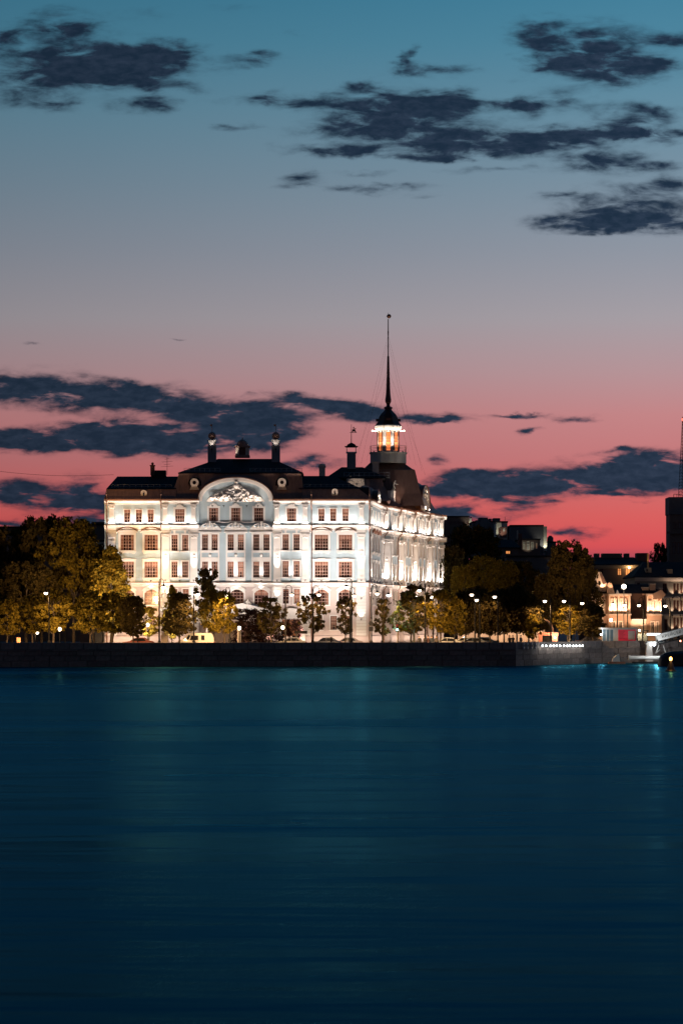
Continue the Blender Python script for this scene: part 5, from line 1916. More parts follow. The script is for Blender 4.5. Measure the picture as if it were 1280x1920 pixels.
# ------------------------------------------------------------------ people and statues (one continuous skinned body)
def figure_mesh(name, joints, edges, mats, bands=None):
    me = bpy.data.meshes.new(name + '_base')
    me.from_pydata([j[0] for j in joints], edges, [])
    o = bpy.data.objects.new(name + '_base', me)
    C.objects.link(o)
    o.modifiers.new('skin', 'SKIN')
    for v, j in zip(me.skin_vertices[0].data, joints):
        v.radius = j[1] if isinstance(j[1], tuple) else (j[1], j[1])
    me.skin_vertices[0].data[0].use_root = True
    sb = o.modifiers.new('sub', 'SUBSURF')
    sb.levels = sb.render_levels = 1
    dg = bpy.context.evaluated_depsgraph_get()
    res = bpy.data.meshes.new_from_object(o.evaluated_get(dg))
    bpy.data.objects.remove(o)
    res.name = name
    res.materials.clear()
    for m_ in mats:
        res.materials.append(m_)
    for p in res.polygons:
        p.use_smooth = True
        if bands:
            z = p.center.z
            x = abs(p.center.x)
            k = 0
            for i, (lo, hi) in enumerate(bands):
                if lo <= z < hi:
                    k = i
            p.material_index = k
    return res


def body(arm=0.0, lean=0.0, stride=.12, reach=0.0):
    J = [((0, 0, .95), (.16, .12)), ((0, lean * .3, 1.2), (.15, .11)), ((0, lean * .6, 1.42), (.19, .12)), ((0, lean * .7, 1.52), (.07, .07)), ((0, lean * .8, 1.62), (.095, .105)), ((0, lean * .8, 1.72), (.07, .08)),
         ((-.10, 0, .9), .10), ((-.10, -stride, .5), .072), ((-.10, stride * .4, .08), .05), ((-.10, stride * .4 - .16, .04), .04),
         ((.10, 0, .9), .10), ((.10, stride * .3, .5), .072), ((.10, stride, .08), .05), ((.10, stride - .16, .04), .04),
         ((-.21, lean * .6, 1.40), .065), ((-.26, lean + .02, 1.12), .05), ((-.24 - arm * .1, lean - .10 - reach * .3, .88 + arm * .5), .038),
         ((.21, lean * .6, 1.40), .065), ((.27, lean + .02, 1.12), .05), ((.26 + arm * .2, lean - .08, .88 + arm * .9), .038)]
    E = [(0, 1), (1, 2), (2, 3), (3, 4), (4, 5), (0, 6), (6, 7), (7, 8), (8, 9), (0, 10), (10, 11), (11, 12), (12, 13), (2, 14), (14, 15), (15, 16), (2, 17), (17, 18), (18, 19)]
    return J, E


M_SKIN = mat('skin', (.42, .26, .19), .6, .08)


def people():
    coats = [(.02, .02, .025), (.035, .03, .03), (.05, .02, .02), (.02, .03, .05), (.06, .05, .045)]
    names = ['black coat', 'charcoal jacket', 'dark maroon coat', 'navy jacket', 'dark brown coat']
    spots = [(786, 312, 0, 'standing apart before the spreading linden'), (796.5, 312.5, 1, 'standing at the left of a close group by the lamp post'), (802, 313.5, 2, 'in the middle of a close group by the lamp post'),
             (809, 312, 3, 'standing at the right of a close group by the lamp post'), (818, 313, 4, 'standing alone beside the dense linden trunk'),
             (955, 318, 1, 'leaning by the parapet under the unlit lindens'), (961, 317, 0, 'beside the leaning one under the unlit lindens'), (976, 318, 3, 'standing alone near the white fenders')]
    for i, (x, D, c, where) in enumerate(spots):
        J, E = body(.1 * (i % 3), [-.05, .03, 0, -.1, .02][i % 5], .08 + .04 * (i % 3))
        bm_ = figure_mesh('person', J, E, [mat('trousers_%d' % (i % 3), (.02, .02, .025), .8, .2), mat('coat_%d' % c, coats[c], .8, .2), M_SKIN], [(-1, .9), (.9, 1.5), (1.5, 3)])
        t = thing('person', 'person in %s %s' % (names[c], where), 'person', (X(x, D), D, STREET), random.uniform(-1, 1))
        o = link('body', bm_, t)
        h = MB().ball((0, .02, 1.735), .115, 9, 6, sx=.92, sz=.75)
        h.build('hair', mat('dark_hair', (.02, .015, .012), .8), t, (0, [-.05, .03, 0, -.1, .02][i % 5] * .8, 0), smooth=True)
        fa = MB()
        for sx in (-1, 1):
            fa.ball((sx * .035, -.098, 1.655), .012, 5, 4)
        fa.tube([(0, -.1, 1.65), (0, -.125, 1.615), (0, -.1, 1.605)], .012, 4)
        fa.box(-.03, .03, -.104, -.094, 1.572, 1.582)
        fa.build('face', M_SKIN, t, (0, [-.05, .03, 0, -.1, .02][i % 5] * .8, 0))


people()


def statues():
    J, E = body(.9, -.15, .25, 1.0)
    st = figure_mesh('figure', J, E, [M_STATUE])
    # sculpture on a tall plinth by the left doorway
    D = 333
    t = thing('statue', 'white statue with raised arm on a tall stone plinth before the left wing', 'statue', (X(309, D), D, STREET))
    z1 = Z(1147, D) - STREET
    p = MB().box(-.62, .62, -.5, .5, 0, .5)
    p.loft([[(-.5, -.42, .5), (.5, -.42, .5), (.5, .42, .5), (-.5, .42, .5)], [(-.42, -.36, z1 - .3), (.42, -.36, z1 - .3), (.42, .36, z1 - .3), (-.42, .36, z1 - .3)]])
    p.box(-.6, .6, -.5, .5, z1 - .3, z1)
    p.build('plinth', mat('pale_rose_stone', (.5, .42, .38), .8, .12), t)
    f = link('figure', st, t, (0, 0, z1 - .02))
    f.scale = (1.75, 1.75, 1.75)
    dr = MB()
    dr.tube([(.2, -.1, z1 + 2.4), (.75, -.15, z1 + 1.7), (.5, -.25, z1 + .9), (-.1, -.3, z1 + .3)], [.15, .3, .34, .2], 8)
    dr.ball((-.45, -.1, z1 + .35), .4, 8, 6)
    dr.build('drapery', M_STATUE, t, smooth=True)
    lamp('SPOT', 'roof_floodlight_lamp', (.2, -2.6, z1 - 1.6), 900, WARM, t, .1, rot=(R(140), 0, 0), spot=R(60))
    # reclining figure on the portal pediment, rooftop figures on the side front: parts of the palace
    J, E = body(.4, -.35, .3, 1)
    st2 = figure_mesh('figure', J, E, [M_STATUE])
    for x, y, sc_, rz in ((463, 1140, 1.3, .4), (422, 1142, 1.3, -.4)):
        o = link('reclining_figure', st2, PAL, tuple(Vector(at(x, y, 338.8)) - PL + Vector((0, 0, -.9))), rz)
        o.scale = (sc_, sc_, sc_)
    a, b = SIDE[1]
    S = Sec(a[0], a[1], math.atan2(b[1] - a[1], b[0] - a[0]))
    p = MB()
    p.loft([[(-.85, -.2, 0), (.85, -.2, 0), (.85, .9, 0), (-.85, .9, 0)], [(-.95, -.35, .5), (.95, -.35, .5), (.95, .95, .5), (-.95, .95, .5)], [(-.7, -.1, 1.4), (.7, -.1, 1.4), (.7, .8, 1.4), (-.7, .8, 1.4)], [(-.75, -.2, 2.5), (.75, -.2, 2.5), (.75, .8, 2.5), (-.75, .8, 2.5)]])
    S.put('statue_pedestal', p.mesh('statue_pedestal', M_WHITE), 2.4, .1, Z_E + .3)
    o = S.put('roof_figure', st2, 2.4, .1, Z_E + 2.7)
    o.scale = (1.0, 1.0, 1.0)
    uplight(S, 2.4, 1.2, Z_E + .7, 260, WARMER, 100, .3)


statues()


# ------------------------------------------------------------------ vehicles
def wheel_meshes(r=.33):
    if 'wheel' not in PCACHE:
        w = MB()
        w.lathe([(.2, -.1), (.33, -.09), (.33, .09), (.2, .1)], 0, 0, 16)
        h = MB().lathe([(.2, -.105), (.05, -.12), (.05, .12), (.2, .105)], 0, 0, 12)
        PCACHE['wheel'] = (w.mesh('tyre', mat('rubber', (.015, .015, .015), .9)), h.mesh('rim', M_RAIL))
    return PCACHE['wheel']


def add_wheel(t, x, y, z=.33):
    a, b = wheel_meshes()
    e = link('wheel', a, t, (x, y, z))
    e.rotation_euler = (R(90), 0, 0)
    link('rim', b, e)


def vehicle(x, D, label, cat, paint, prof, L_, H_, W_, rz=0.0, glass=(), group=None, lights=True):
    """side profile in (x, z) lofted over the width with tumblehome; glass: quads in side view"""
    t = thing('parked_van' if cat == 'van' else 'parked_car', label, cat, (X(x, D), D, STREET + .004), rz, group)
    rings = []
    for f, ins in ((-.5, .10), (-.44, 0), (.44, 0), (.5, .10)):
        rings.append([(px * (1 - .02 * (ins > 0)), f * W_ * (1 - (.16 * max(0, (pz - H_ * .55)) / (H_ * .45))), pz - ins * .4 * (pz > H_ * .8)) for px, pz in prof])
    MB().loft(rings, True, True).build('body', paint, t)
    for q in glass:
        for sgn in (-1, 1):
            g = MB()
            pts = []
            for px, pz in q:
                yy = sgn * (.5 * W_ * (1 - (.16 * max(0, (pz - H_ * .55)) / (H_ * .45))) + .012)
                pts.append((px, yy, pz))
            g.add(pts, [list(range(len(pts)))])
            g.build('side_window', M_PANE_DARK, t)
    for wx in (-L_ * .31, L_ * .30):
        for sy in (-1, 1):
            add_wheel(t, wx, sy * (W_ * .5 - .08))
    for sy in (-1, 1):
        MB().box(-L_ / 2 - .03, -L_ / 2 + .06, sy * W_ * .34 - .14, sy * W_ * .34 + .14, .58, .74).build('headlight', mat('headlight_glass', (.7, .7, .7), .1), t)
        MB().box(L_ / 2 - .06, L_ / 2 + .02, sy * W_ * .38 - .09, sy * W_ * .38 + .09, .62, .9).build('tail_light', mat('tail_light_red', (.3, .02, .02), .2), t)
    return t


def vehicles():
    vp = [(-2.45, .35), (-2.5, .8), (-2.3, 1.08), (-1.75, 1.25), (-1.05, 2.0), (-.8, 2.12), (1.9, 2.12), (2.25, 2.02), (2.45, 1.5), (2.5, .35)]
    vehicle(367.5, 320, 'white van parked under the lindens, roof above the parapet', 'van', mat('white_car_paint', (.62, .60, .56), .3, .03, coat=.4), vp, 5.0, 2.12, 1.95, 0,
            [[(-1.35, 1.2), (-.95, 1.2), (-.7, 1.75), (-.95, 1.85)], [(-.8, 1.15), (.35, 1.15), (.35, 1.75), (-.6, 1.75)], [(.75, 1.15), (1.2, 1.15), (1.2, 1.78), (.75, 1.78)]])
    cp = [(-2.15, .3), (-2.2, .7), (-1.95, .86), (-1.05, .98), (-.35, 1.42), (.1, 1.48), (.95, 1.46), (1.65, 1.05), (2.1, .98), (2.18, .6), (2.1, .3)]
    gl = [[(-.85, 1.0), (.05, 1.0), (.05, 1.38), (-.3, 1.36)], [(.12, 1.0), (1.2, 1.0), (.9, 1.36), (.12, 1.38)]]
    pts = [(258, 322, (.25, .07, .05), 'dull red car parked left of the tall iron lamp'), (545, 324, (.4, .37, .33), 'pale car parked before the orange side door'),
           (610, 323, (.08, .08, .09), 'dark car with glinting roof below the last bays'), (650, 325, (.3, .22, .18), 'light brown car by the slim linden trunk'),
           (836, 322, (.45, .45, .46), 'silver car behind the dense linden trunk'), (868, 328, (.5, .48, .46), 'white car under the yellow lower leaves'),
           (884, 324, (.3, .3, .32), 'grey car under the unlit lindens'), (902, 330, (.10, .13, .18), 'dark blue car deep in the linden row'),
           (1103, 342, (.05, .05, .06), 'black car below the dark linden by the kiosk')]
    for x, D, c, lb in pts:
        vehicle(x, D, lb, 'car', mat('car_paint_%d' % int(x), c, .25, .03, coat=.6), cp, 4.35, 1.48, 1.75, 0, gl)


vehicles()


# ------------------------------------------------------------------ signs and street furniture
def furniture():
    # signal with green light
    D = 314
    t = thing('traffic_signal', 'pedestrian signal on a thin post glowing blue-green beside the small corner linden', 'traffic light', (X(744.5, D), D, STREET))
    z = Z(1178, D) - STREET
    MB().lathe([(.07, 0), (.05, .3), (.05, z - .5)], 0, 0, 8).build('post', M_RAIL, t)
    MB().box(-.17, .17, 0, .25, z - .5, z + .7).build('housing', M_IRON, t)
    MB().lathe([(.14, 0), (.1, .06)], 0, 0, 12).build('green_lens', mat('green_signal_glass', (.2, 1, .8), .3, 0, 1, emit=(.25, 1.0, .85), estr=7), t, (0, -.01, z - .2)).rotation_euler = (R(90), 0, 0)
    MB().lathe([(.14, 0), (.1, .06)], 0, 0, 12).build('red_lens', mat('unlit_red_glass', (.12, .01, .01), .2), t, (0, -.01, z + .35)).rotation_euler = (R(90), 0, 0)
    lamp('SPOT', 'signal_light', (0, .5, z), 420, (.2, 1.0, .85), t, .1, rot=(R(100), 0, 0), spot=R(160), blend=.4)
    # signs on a post at the corner
    D = 311.5
    t = thing('road_sign', 'round and square road signs one above the other, seen from behind', 'road sign', (X(695.2, D), D - .25, STREET))
    MB().tube([(0, 0, 0), (0, 0, Z(1160, D) - STREET)], .04, 6).build('post', M_RAIL, t)
    MB().lathe([(.30, 0), (.30, .03)], 0, 0, 20).build('round_plate', mat('sign_back_grey', (.10, .10, .10), .6), t, (0, -.06, Z(1169, D) - STREET)).rotation_euler = (R(90), 0, 0)
    MB().box(-.29, .29, -.09, -.05, Z(1184, D) - STREET, Z(1175.5, D) - STREET).build('square_plate', mat('sign_back_grey', (.10, .10, .10)), t)
    # board on two posts
    t = thing('notice_board', 'long dark sign board on two thin posts before the side door', 'sign board', (X(564, 316), 316, STREET))
    MB().box(-.85, .85, -.05, .05, Z(1188.5, 316) - STREET, Z(1183, 316) - STREET).build('board', M_IRON, t)
    for sx in (-.6, .6):
        MB().tube([(sx, .06, 0), (sx, .06, Z(1183.5, 316) - STREET)], .035, 5).build('post', M_RAIL, t)
    t = thing('notice_box', 'small orange lit notice box on the bank under the park trees', 'notice box', (X(35, 310), 310, STREET))
    MB().box(-.24, .24, -.1, .1, .9, 1.55).build('box', mat('orange_box_paint', (.5, .26, .12), .6, emit=(1, .45, .18), estr=.12), t)
    MB().box(-.05, .05, -.05, .05, 0, .9).build('post', M_IRON, t)
    t = thing('bollard', 'slim dark bollard between the two right-hand lindens', 'bollard', (X(621, 309), 309, STREET))
    MB().lathe([(.10, 0), (.10, 1.35), (.13, 1.4), (.08, 1.6), (.02, 1.68)], 0, 0, 10).build('shaft', M_IRON, t)
    # rosy gateway by the road
    D = 338
    t = thing('gateway', 'low rosy plastered gateway with a dark opening behind the lit quay', 'gateway', (X(1027, D), D, STREET))
    m_ = mat('rose_plaster', (.42, .17, .13), .85, .15)
    zt = Z(1186, D) - STREET
    MB().box(-1.35, -.85, -.5, .5, 0, zt - .45).build('pier', m_, t)
    MB().box(.55, 1.35, -.5, .5, 0, zt - .45).build('pier', m_, t)
    MB().box(-1.45, 1.45, -.55, .55, zt - .448, zt).build('lintel', m_, t)
    MB().box(-.849, .549, .1, .3, 0, zt - .46).build('door', M_IRON, t)
    lamp('POINT', 'gate_light', (.9, -1.2, zt - .6), 120, WARMER, t, .1)
    MB().ball((.95, -.62, zt - .75), .12, 8, 5).build('gate_lamp', M_LAMP, t)
    # glass arch behind the gateway
    t = thing('arched_shelter', 'rounded glazed shelter roof behind the rosy gateway', 'shelter', (X(1020, 343), 343, STREET))
    for i in range(6):
        a = [(1.35 * math.cos(PI * k / 10), 0, 2.0 + 2.0 * math.sin(PI * k / 10)) for k in range(11)]
        MB().tube([(1.35, 0, 0)] + a + [(-1.35, 0, 0)], .05, 5).build('rib', mat('rusty_rib', (.35, .2, .13), .7), t, (0, i * .7, 0))
    cv = MB()
    cv.band([(1.3 * math.cos(PI * k / 10), 2.0 + 1.95 * math.sin(PI * k / 10)) for k in range(11)], [(1.27 * math.cos(PI * k / 10), 2.0 + 1.91 * math.sin(PI * k / 10)) for k in range(11)], 0, 3.5)
    cv.build('cover', mat('dusty_cover', (.16, .09, .06), .4), t)


furniture()


def pale_walls():
    """low garden wall and hoarding panels lit behind the lindens"""
    D = 345
    t = thing('garden_wall', 'low peach lit garden wall behind the linden row', 'wall', (X(945, D), D, STREET))
    m_ = mat('peach_plaster', (.48, .36, .27), .85, .1)
    for i in range(9):
        x0 = X(858 + i * 18, D) - X(945, D)
        x1 = X(858 + i * 18 + 17.4, D) - X(945, D)
        MB().box(x0, x1, -.15, .15, 0, 2.3).build('panel', m_, t)
        MB().box(x1 - .05, x1 + .1, -.22, .22, 0, 2.45).build('pier', m_, t)
        if i % 2 == 0:
            lamp('POINT', 'wall_lamp', ((x0 + x1) / 2, -2.2, 1.9), 130, WARMER, t, .1)
            MB().ball(((x0 + x1) / 2, -.3, 2.1), .09, 8, 5).build('wall_lamp_globe', M_LAMP, t)


pale_walls()


# ------------------------------------------------------------------ the lit quay on the right
def quay_point(px):
    """point of the quay line seen in photo column px"""
    best = None
    for (a, b) in zip(QUAY, QUAY[1:]):
        for i in range(201):
            s = i / 200
            x, y = a[0] + (b[0] - a[0]) * s, a[1] + (b[1] - a[1]) * s
            d = abs(CX + F * x / y - px)
            if best is None or d < best[0]:
                best = (d, x, y, math.atan2(b[1] - a[1], b[0] - a[0]))
    return best[1:]


def quay_things():
    lm = MB().ball((0, 0, 0), .12, 10, 6).mesh('bulb', M_LAMP_COLD, True)
    pl = MB().box(-.1, .1, .06, .3, -.1, .1).mesh('bracket', M_RAIL)
    for i, x in enumerate([1013, 1020, 1028, 1033.5, 1039.5, 1046, 1053.5, 1059.5, 1064.5, 1070.5, 1076.5, 1082.5, 1088]):
        qx, qy, an = quay_point(x)
        t = thing('parapet_light', ORD[i] + ' white parapet light, counted from the pale fenders', 'light', (qx + math.sin(an) * .28, qy - math.cos(an) * .28, Z(1211, qy)), an, 'row of white lights on the parapet')
        link('bulb', lm, t)
        link('bracket', pl, t)
        if i % 2 == 0:
            lamp('POINT', 'parapet_light_lamp', (0, -.45, -.2), 20, (1.0, .92, .84), t, .1)
    # white fenders hanging on the parapet
    fm = MB()
    fm.loft([[(s * .24 * c_, -.16 * s2, z) for s, s2 in ((-1, 0), (-.7, .8), (0, 1), (.7, .8), (1, 0), (0, -.3))] for z, c_ in ((.42, 1), (.40, 1.05), (-.2, 1.05), (-.38, .8), (-.46, .4))], True, True)
    fm = fm.mesh('fender_body', mat('white_rubber', (.55, .53, .5), .6, .1))
    rp = MB().tube([(0, 0, .4), (0, .08, .66)], .03, 5).mesh('rope', M_IRON)
    ey = MB().box(-.05, .05, -.19, -.1, -.12, .12).mesh('slot', M_IRON)
    for i, x in enumerate((1000, 992, 984.5, 977.5)):
        qx, qy, an = quay_point(x)
        t = thing('fender', ORD[i] + ' pale rounded fender on the parapet, counted from the white lights', 'fender', (qx + math.sin(an) * .22, qy - math.cos(an) * .22, Z(1211, qy)), an, 'pale fenders on the parapet')
        link('fender_body', fm, t)
        link('rope', rp, t)
        link('slot', ey, t)
    # ticket kiosk
    D = 331
    k = D / F
    t = thing('ticket_kiosk', 'grey glazed kiosk with red poster board above the embankment wall', 'kiosk', (X(1160, D), D, STREET))
    g_ = mat('kiosk_grey', (.42, .43, .42), .5, .06)
    x0, x1 = X(1127, D) - X(1160, D), X(1192, D) - X(1160, D)
    zt = Z(1177, D) - STREET
    xs = X(1149, D) - X(1160, D)
    MB().box(xs, x1, -1, 1.2, .05, zt - .25).build('cabin', g_, t)
    MB().box(x0 - .25, X(1193, D) - X(1160, D), -1.2, 1.4, zt - .248, zt).build('roof', g_, t)
    MB().box(x0, xs - .002, -1, 1.2, 0.02, .55).build('base_panel', g_, t)
    for i in range(4):
        xx = x0 + (xs - .1 - x0) * i / 3
        MB().box(xx, xx + .08, -1, -.92, .55, zt - .25).build('mullion', g_, t)
    MB().box(x0 + .05, xs - .05, -.95, -.93, .56, zt - .26).build('pane', mat('kiosk_glass', (.05, .07, .08), .08, .3, 1, emit=(.3, .5, .6), estr=.10), t)
    px0, px1 = X(1157, D) - X(1160, D), X(1189.5, D) - X(1160, D)
    po = MB().box(px0, px1, -1.06, -1.002, Z(1202, D) - STREET, Z(1177.8, D) - STREET).build('poster', mat('red_poster', (.50, .02, .045), .5, .1, emit=(.6, .02, .05), estr=.25), t)
    mb = MB()
    for i in range(7):
        z = Z(1184 + i * 2.2, D) - STREET
        mb.box(px0 + .12, px0 + .95 - .12 * (i % 3), -1.068, -1.061, z, z + .05)
    mb.build('printed_lines', mat('dark_red_print', (.16, .01, .02), .5), po)
    mb = MB().box(px0 + .3, px1 - .3, -1.068, -1.061, Z(1181, D) - STREET, Z(1179.4, D) - STREET)
    mb.build('title_strip', mat('pale_print', (.55, .3, .3), .5), po)
    MB().box(X(1175.5, D) - X(1160, D), px1 - .1, -1.072, -1.061, Z(1199.5, D) - STREET, Z(1183, D) - STREET).build('white_panel', mat('poster_white', (.5, .48, .46), .5, .1), po)
    MB().ball((x0 - .15, -1.05, Z(1190, D) - STREET), .13, 8, 6).build('corner_lamp', M_LAMP_COLD, t)
    lamp('POINT', 'kiosk_light', (x0 - .2, -1.6, zt - .6), 90, (.9, .97, 1), t, .1)
    # booth frame and white lit sill right of it
    D = 333
    t = thing('pier_booth', 'small glazed pier booth with a lit globe beside the kiosk', 'booth', (X(1203, D), D, STREET))
    for sx in (-.72, 0, .72):
        MB().box(sx - .05, sx + .05, -.6, -.5, 0, 2.3).build('post', M_IRON, t)
    MB().box(-.85, .85, -.7, .7, 2.302, 2.42).build('roof', M_IRON, t)
    MB().box(-.72, .72, -.45, .6, 0.01, 1.9).build('cabin', mat('booth_cream', (.45, .42, .34), .6), t)
    MB().ball((-.45, -.8, Z(1182, D) - STREET), .15, 8, 6).build('globe_lamp', M_LAMP, t)
    lamp('POINT', 'booth_light', (-.4, -1.3, Z(1183, D) - STREET), 120, (1, .85, .6), t, .1)
    # gangway with lettering, rising to the right
    D = 322
    t = thing('gangway', 'white ship gangway with black lettering rising from the quay', 'gangway', (X(1237, D), D, 0))
    ax, az = X(1233, D) - X(1237, D), Z(1201, D)
    L_ = 15.0
    ang = math.atan2(Z(1188, D) - Z(1200.5, D), X(1281, D) - X(1233, D))
    wm = mat('gangway_white', (.62, .62, .58), .5, .08)
    gr = link('girder', None, t, (ax, 0, az))
    gr.rotation_euler = (0, -ang, 0)
    MB().box(0, L_, -.06, .06, -.1, .78).build('side_panel', wm, gr)
    MB().box(0, L_, 1.7, 1.82, -.1, .78).build('side_panel', wm, gr)
    MB().box(.02, L_, .06, 1.7, -.16, -.04).build('deck', M_IRON, gr)
    u = MB()
    for i in range(16):
        u.box(i * .95, i * .95 + .12, -.1, 1.84, -.45, -.161)
    u.box(0, L_, -.1, .0, -.62, -.45)
    u.build('underframe', M_IRON, gr)
    fc = bpy.data.curves.new('lettering', 'FONT')
    fc.body = 'КРЕЙСЕР I РАНГА'
    fc.size = .56
    fc.extrude = .006
    fc.space_character = 1.12
    fc.materials.append(M_IRON)
    tmp = link('lettering_curve', fc)
    tm = bpy.data.meshes.new_from_object(tmp.evaluated_get(bpy.context.evaluated_depsgraph_get()))
    bpy.data.objects.remove(tmp)
    f = link('lettering', tm, gr, (.62, -.068, .17))
    f.rotation_euler = (R(90), 0, 0)
    # landing platform: white lit rail, support post, floodlights
    D = 324
    t = thing('landing_stage', 'pale landing stage with white lit rail under the gangway foot', 'landing stage', (X(1222, D), D, 0))
    lx0, lx1 = X(1212, D) - X(1222, D), X(1246, D) - X(1222, D)
    MB().box(lx0, lx1, -.3, 1.8, Z(1206, D), Z(1203, D)).build('platform', wm, t)
    MB().box(lx0 - .02, X(1237, D) - X(1222, D), -.36, -.301, Z(1191.5, D), Z(1187.5, D)).build('lit_rail', mat('white_light_tube', (1, 1, 1), .3, 0, 1, emit=(.85, .95, 1.0), estr=2.2), t)
    MB().loft([[(-.55, -.2, -.5), (.55, -.2, -.5), (.55, .9, -.5), (-.55, .9, -.5)], [(-.35, -.1, Z(1210, D)), (.35, -.1, Z(1210, D)), (.35, .8, Z(1210, D)), (-.35, .8, Z(1210, D))], [(-.6, -.2, Z(1206.2, D)), (.6, -.2, Z(1206.2, D)), (.6, .9, Z(1206.2, D)), (-.6, .9, Z(1206.2, D))]]).build('support_pillar', mat('pale_concrete', (.5, .46, .42)), t, (X(1217, D) - X(1222, D), 0, 0))
    for x in (1219, 1225):
        MB().ball((X(x, D) - X(1222, D), -.5, Z(1208.5, D)), .22 if x > 1220 else .16, 10, 6).build('floodlight', M_LAMP_COLD, t)
    lamp('POINT', 'stage_light', (.1, -4.6, Z(1213, D)), 420, (.97, .98, 1), t, .15)
    for (xa, ya), (xb, yb) in (((1236, 1205), (1228, 1225)), ((1242, 1210), (1247, 1226)), ((1228, 1225), (1236, 1218))):
        MB().tube([(X(xa, D) - X(1222, D), -.5, Z(ya, D)), (X(xb, D) - X(1222, D), -.5, Z(yb, D))], .06, 5).build('stay', wm, t)
    MB().ball((X(1274, D) - X(1222, D), -.6, Z(1202, D)), .12, 8, 5).build('marker_lamp', mat('orange_lamp', (1, .5, .3), .3, 0, 1, emit=(1, .35, .2), estr=6), t)
    # mooring boom and fin-shaped float, dark hull, buoy
    D = 322
    t = thing('mooring_boom', 'long white horizontal boom floating just off the embankment wall', 'boom', (X(1208, D), D, 0))
    z = Z(1233.5, D)
    bm_ = MB().tube([(X(1181, D) - X(1208, D), 0, z), (X(1246, D) - X(1208, D), 0, z)], .26, 12)
    bm_.build('tube', wm, t)
    MB().tube([(X(1178, D) - X(1208, D), 0, z), (X(1181.3, D) - X(1208, D), 0, z)], .34, 12).build('end_flange', wm, t)
    MB().tube([(X(1170, D) - X(1208, D), 0, z), (X(1178, D) - X(1208, D), 0, z)], .07, 8).build('rod', M_RAIL, t)
    MB().box(X(1185, D) - X(1208, D), X(1243, D) - X(1208, D), -.5, .6, -.3, .28).build('float', M_IRON, t)
    D = 321
    t = thing('bow_float', 'white fin-shaped float on a rusty base beside the boom', 'float', (X(1156, D), D, 0))
    kk = D / F
    MB().prism([(-9 * kk, 4 * kk), (-8 * kk, 8 * kk), (-4 * kk, 13 * kk), (3.6 * kk, 18.5 * kk), (5.6 * kk, 4 * kk)], -.5, .5).build('fin', wm, t)
    MB().prism([(3.7 * kk, 18 * kk), (4.6 * kk, 17 * kk), (7.2 * kk, 4 * kk), (5.7 * kk, 4 * kk)], -.45, .45).build('fin_back', M_IRON, t)
    MB().loft([[(-20 * kk, -.8, -.3), (17 * kk, -.8, -.3), (17 * kk, .8, -.3), (-20 * kk, .8, -.3)], [(-14 * kk, -.6, 3.8 * kk), (14 * kk, -.6, 3.8 * kk), (14 * kk, .6, 3.8 * kk), (-14 * kk, .6, 3.8 * kk)]]).build('rusty_base', mat('rust', (.22, .09, .05), .8, .3), t)
    D = 305
    kk = D / F
    t = thing('dark_pontoon', 'rounded dark red pontoon hull lying under the gangway', 'pontoon', (X(1262, D), D, 0))
    h = MB()
    rings = []
    for x, s in ((-29, .05), (-28, .45), (-24, .75), (-16, .95), (-4, 1.05), (30, 1.1), (70, 1.1)):
        rings.append([(x * kk, 1.6 * math.cos(a) * min(1, s + .1), -.4 + (26 * kk * s + .4) * max(0, math.sin(a)) ** .8) for a in [PI * i / 12 for i in range(13)]])
    h.loft(rings, True, True)
    h.build('hull', mat('dark_red_hull', (.05, .018, .016), .45, .25), t, smooth=True)
    r_ = MB().tube([(-20 * kk, -.9, 22 * kk), (0, -.9, 27 * kk), (40 * kk, -.9, 28 * kk)], .05, 5)
    r_.build('rubbing_strake', M_IRON, t)
    D = 5.8 * F / (1259 - HOR)
    kk = D / F
    t = thing('navigation_buoy', 'black conical buoy with a glowing orange lamp on the water', 'buoy', (X(1257, D), D, 0))
    MB().lathe([(9.5 * kk, -.3), (11 * kk, .02), (10.6 * kk, 1.2 * kk), (8 * kk, 3 * kk), (3 * kk, 17 * kk), (2.2 * kk, 18 * kk), (2.2 * kk, 20 * kk)], 0, 0, 16).build('cone', mat('black_buoy_paint', (.02, .016, .016), .5), t)
    MB().lathe([(2 * kk, 20 * kk), (2.6 * kk, 22 * kk), (2.6 * kk, 25 * kk), (1.2 * kk, 27 * kk)], 0, 0, 10).build('lantern', mat('amber_lamp', (1, .6, .2), .3, 0, 1, emit=(1, .5, .12), estr=7), t)
    lamp('POINT', 'buoy_light', (0, -.4, 25 * kk), 40, (1, .45, .12), t, .1)


quay_things()


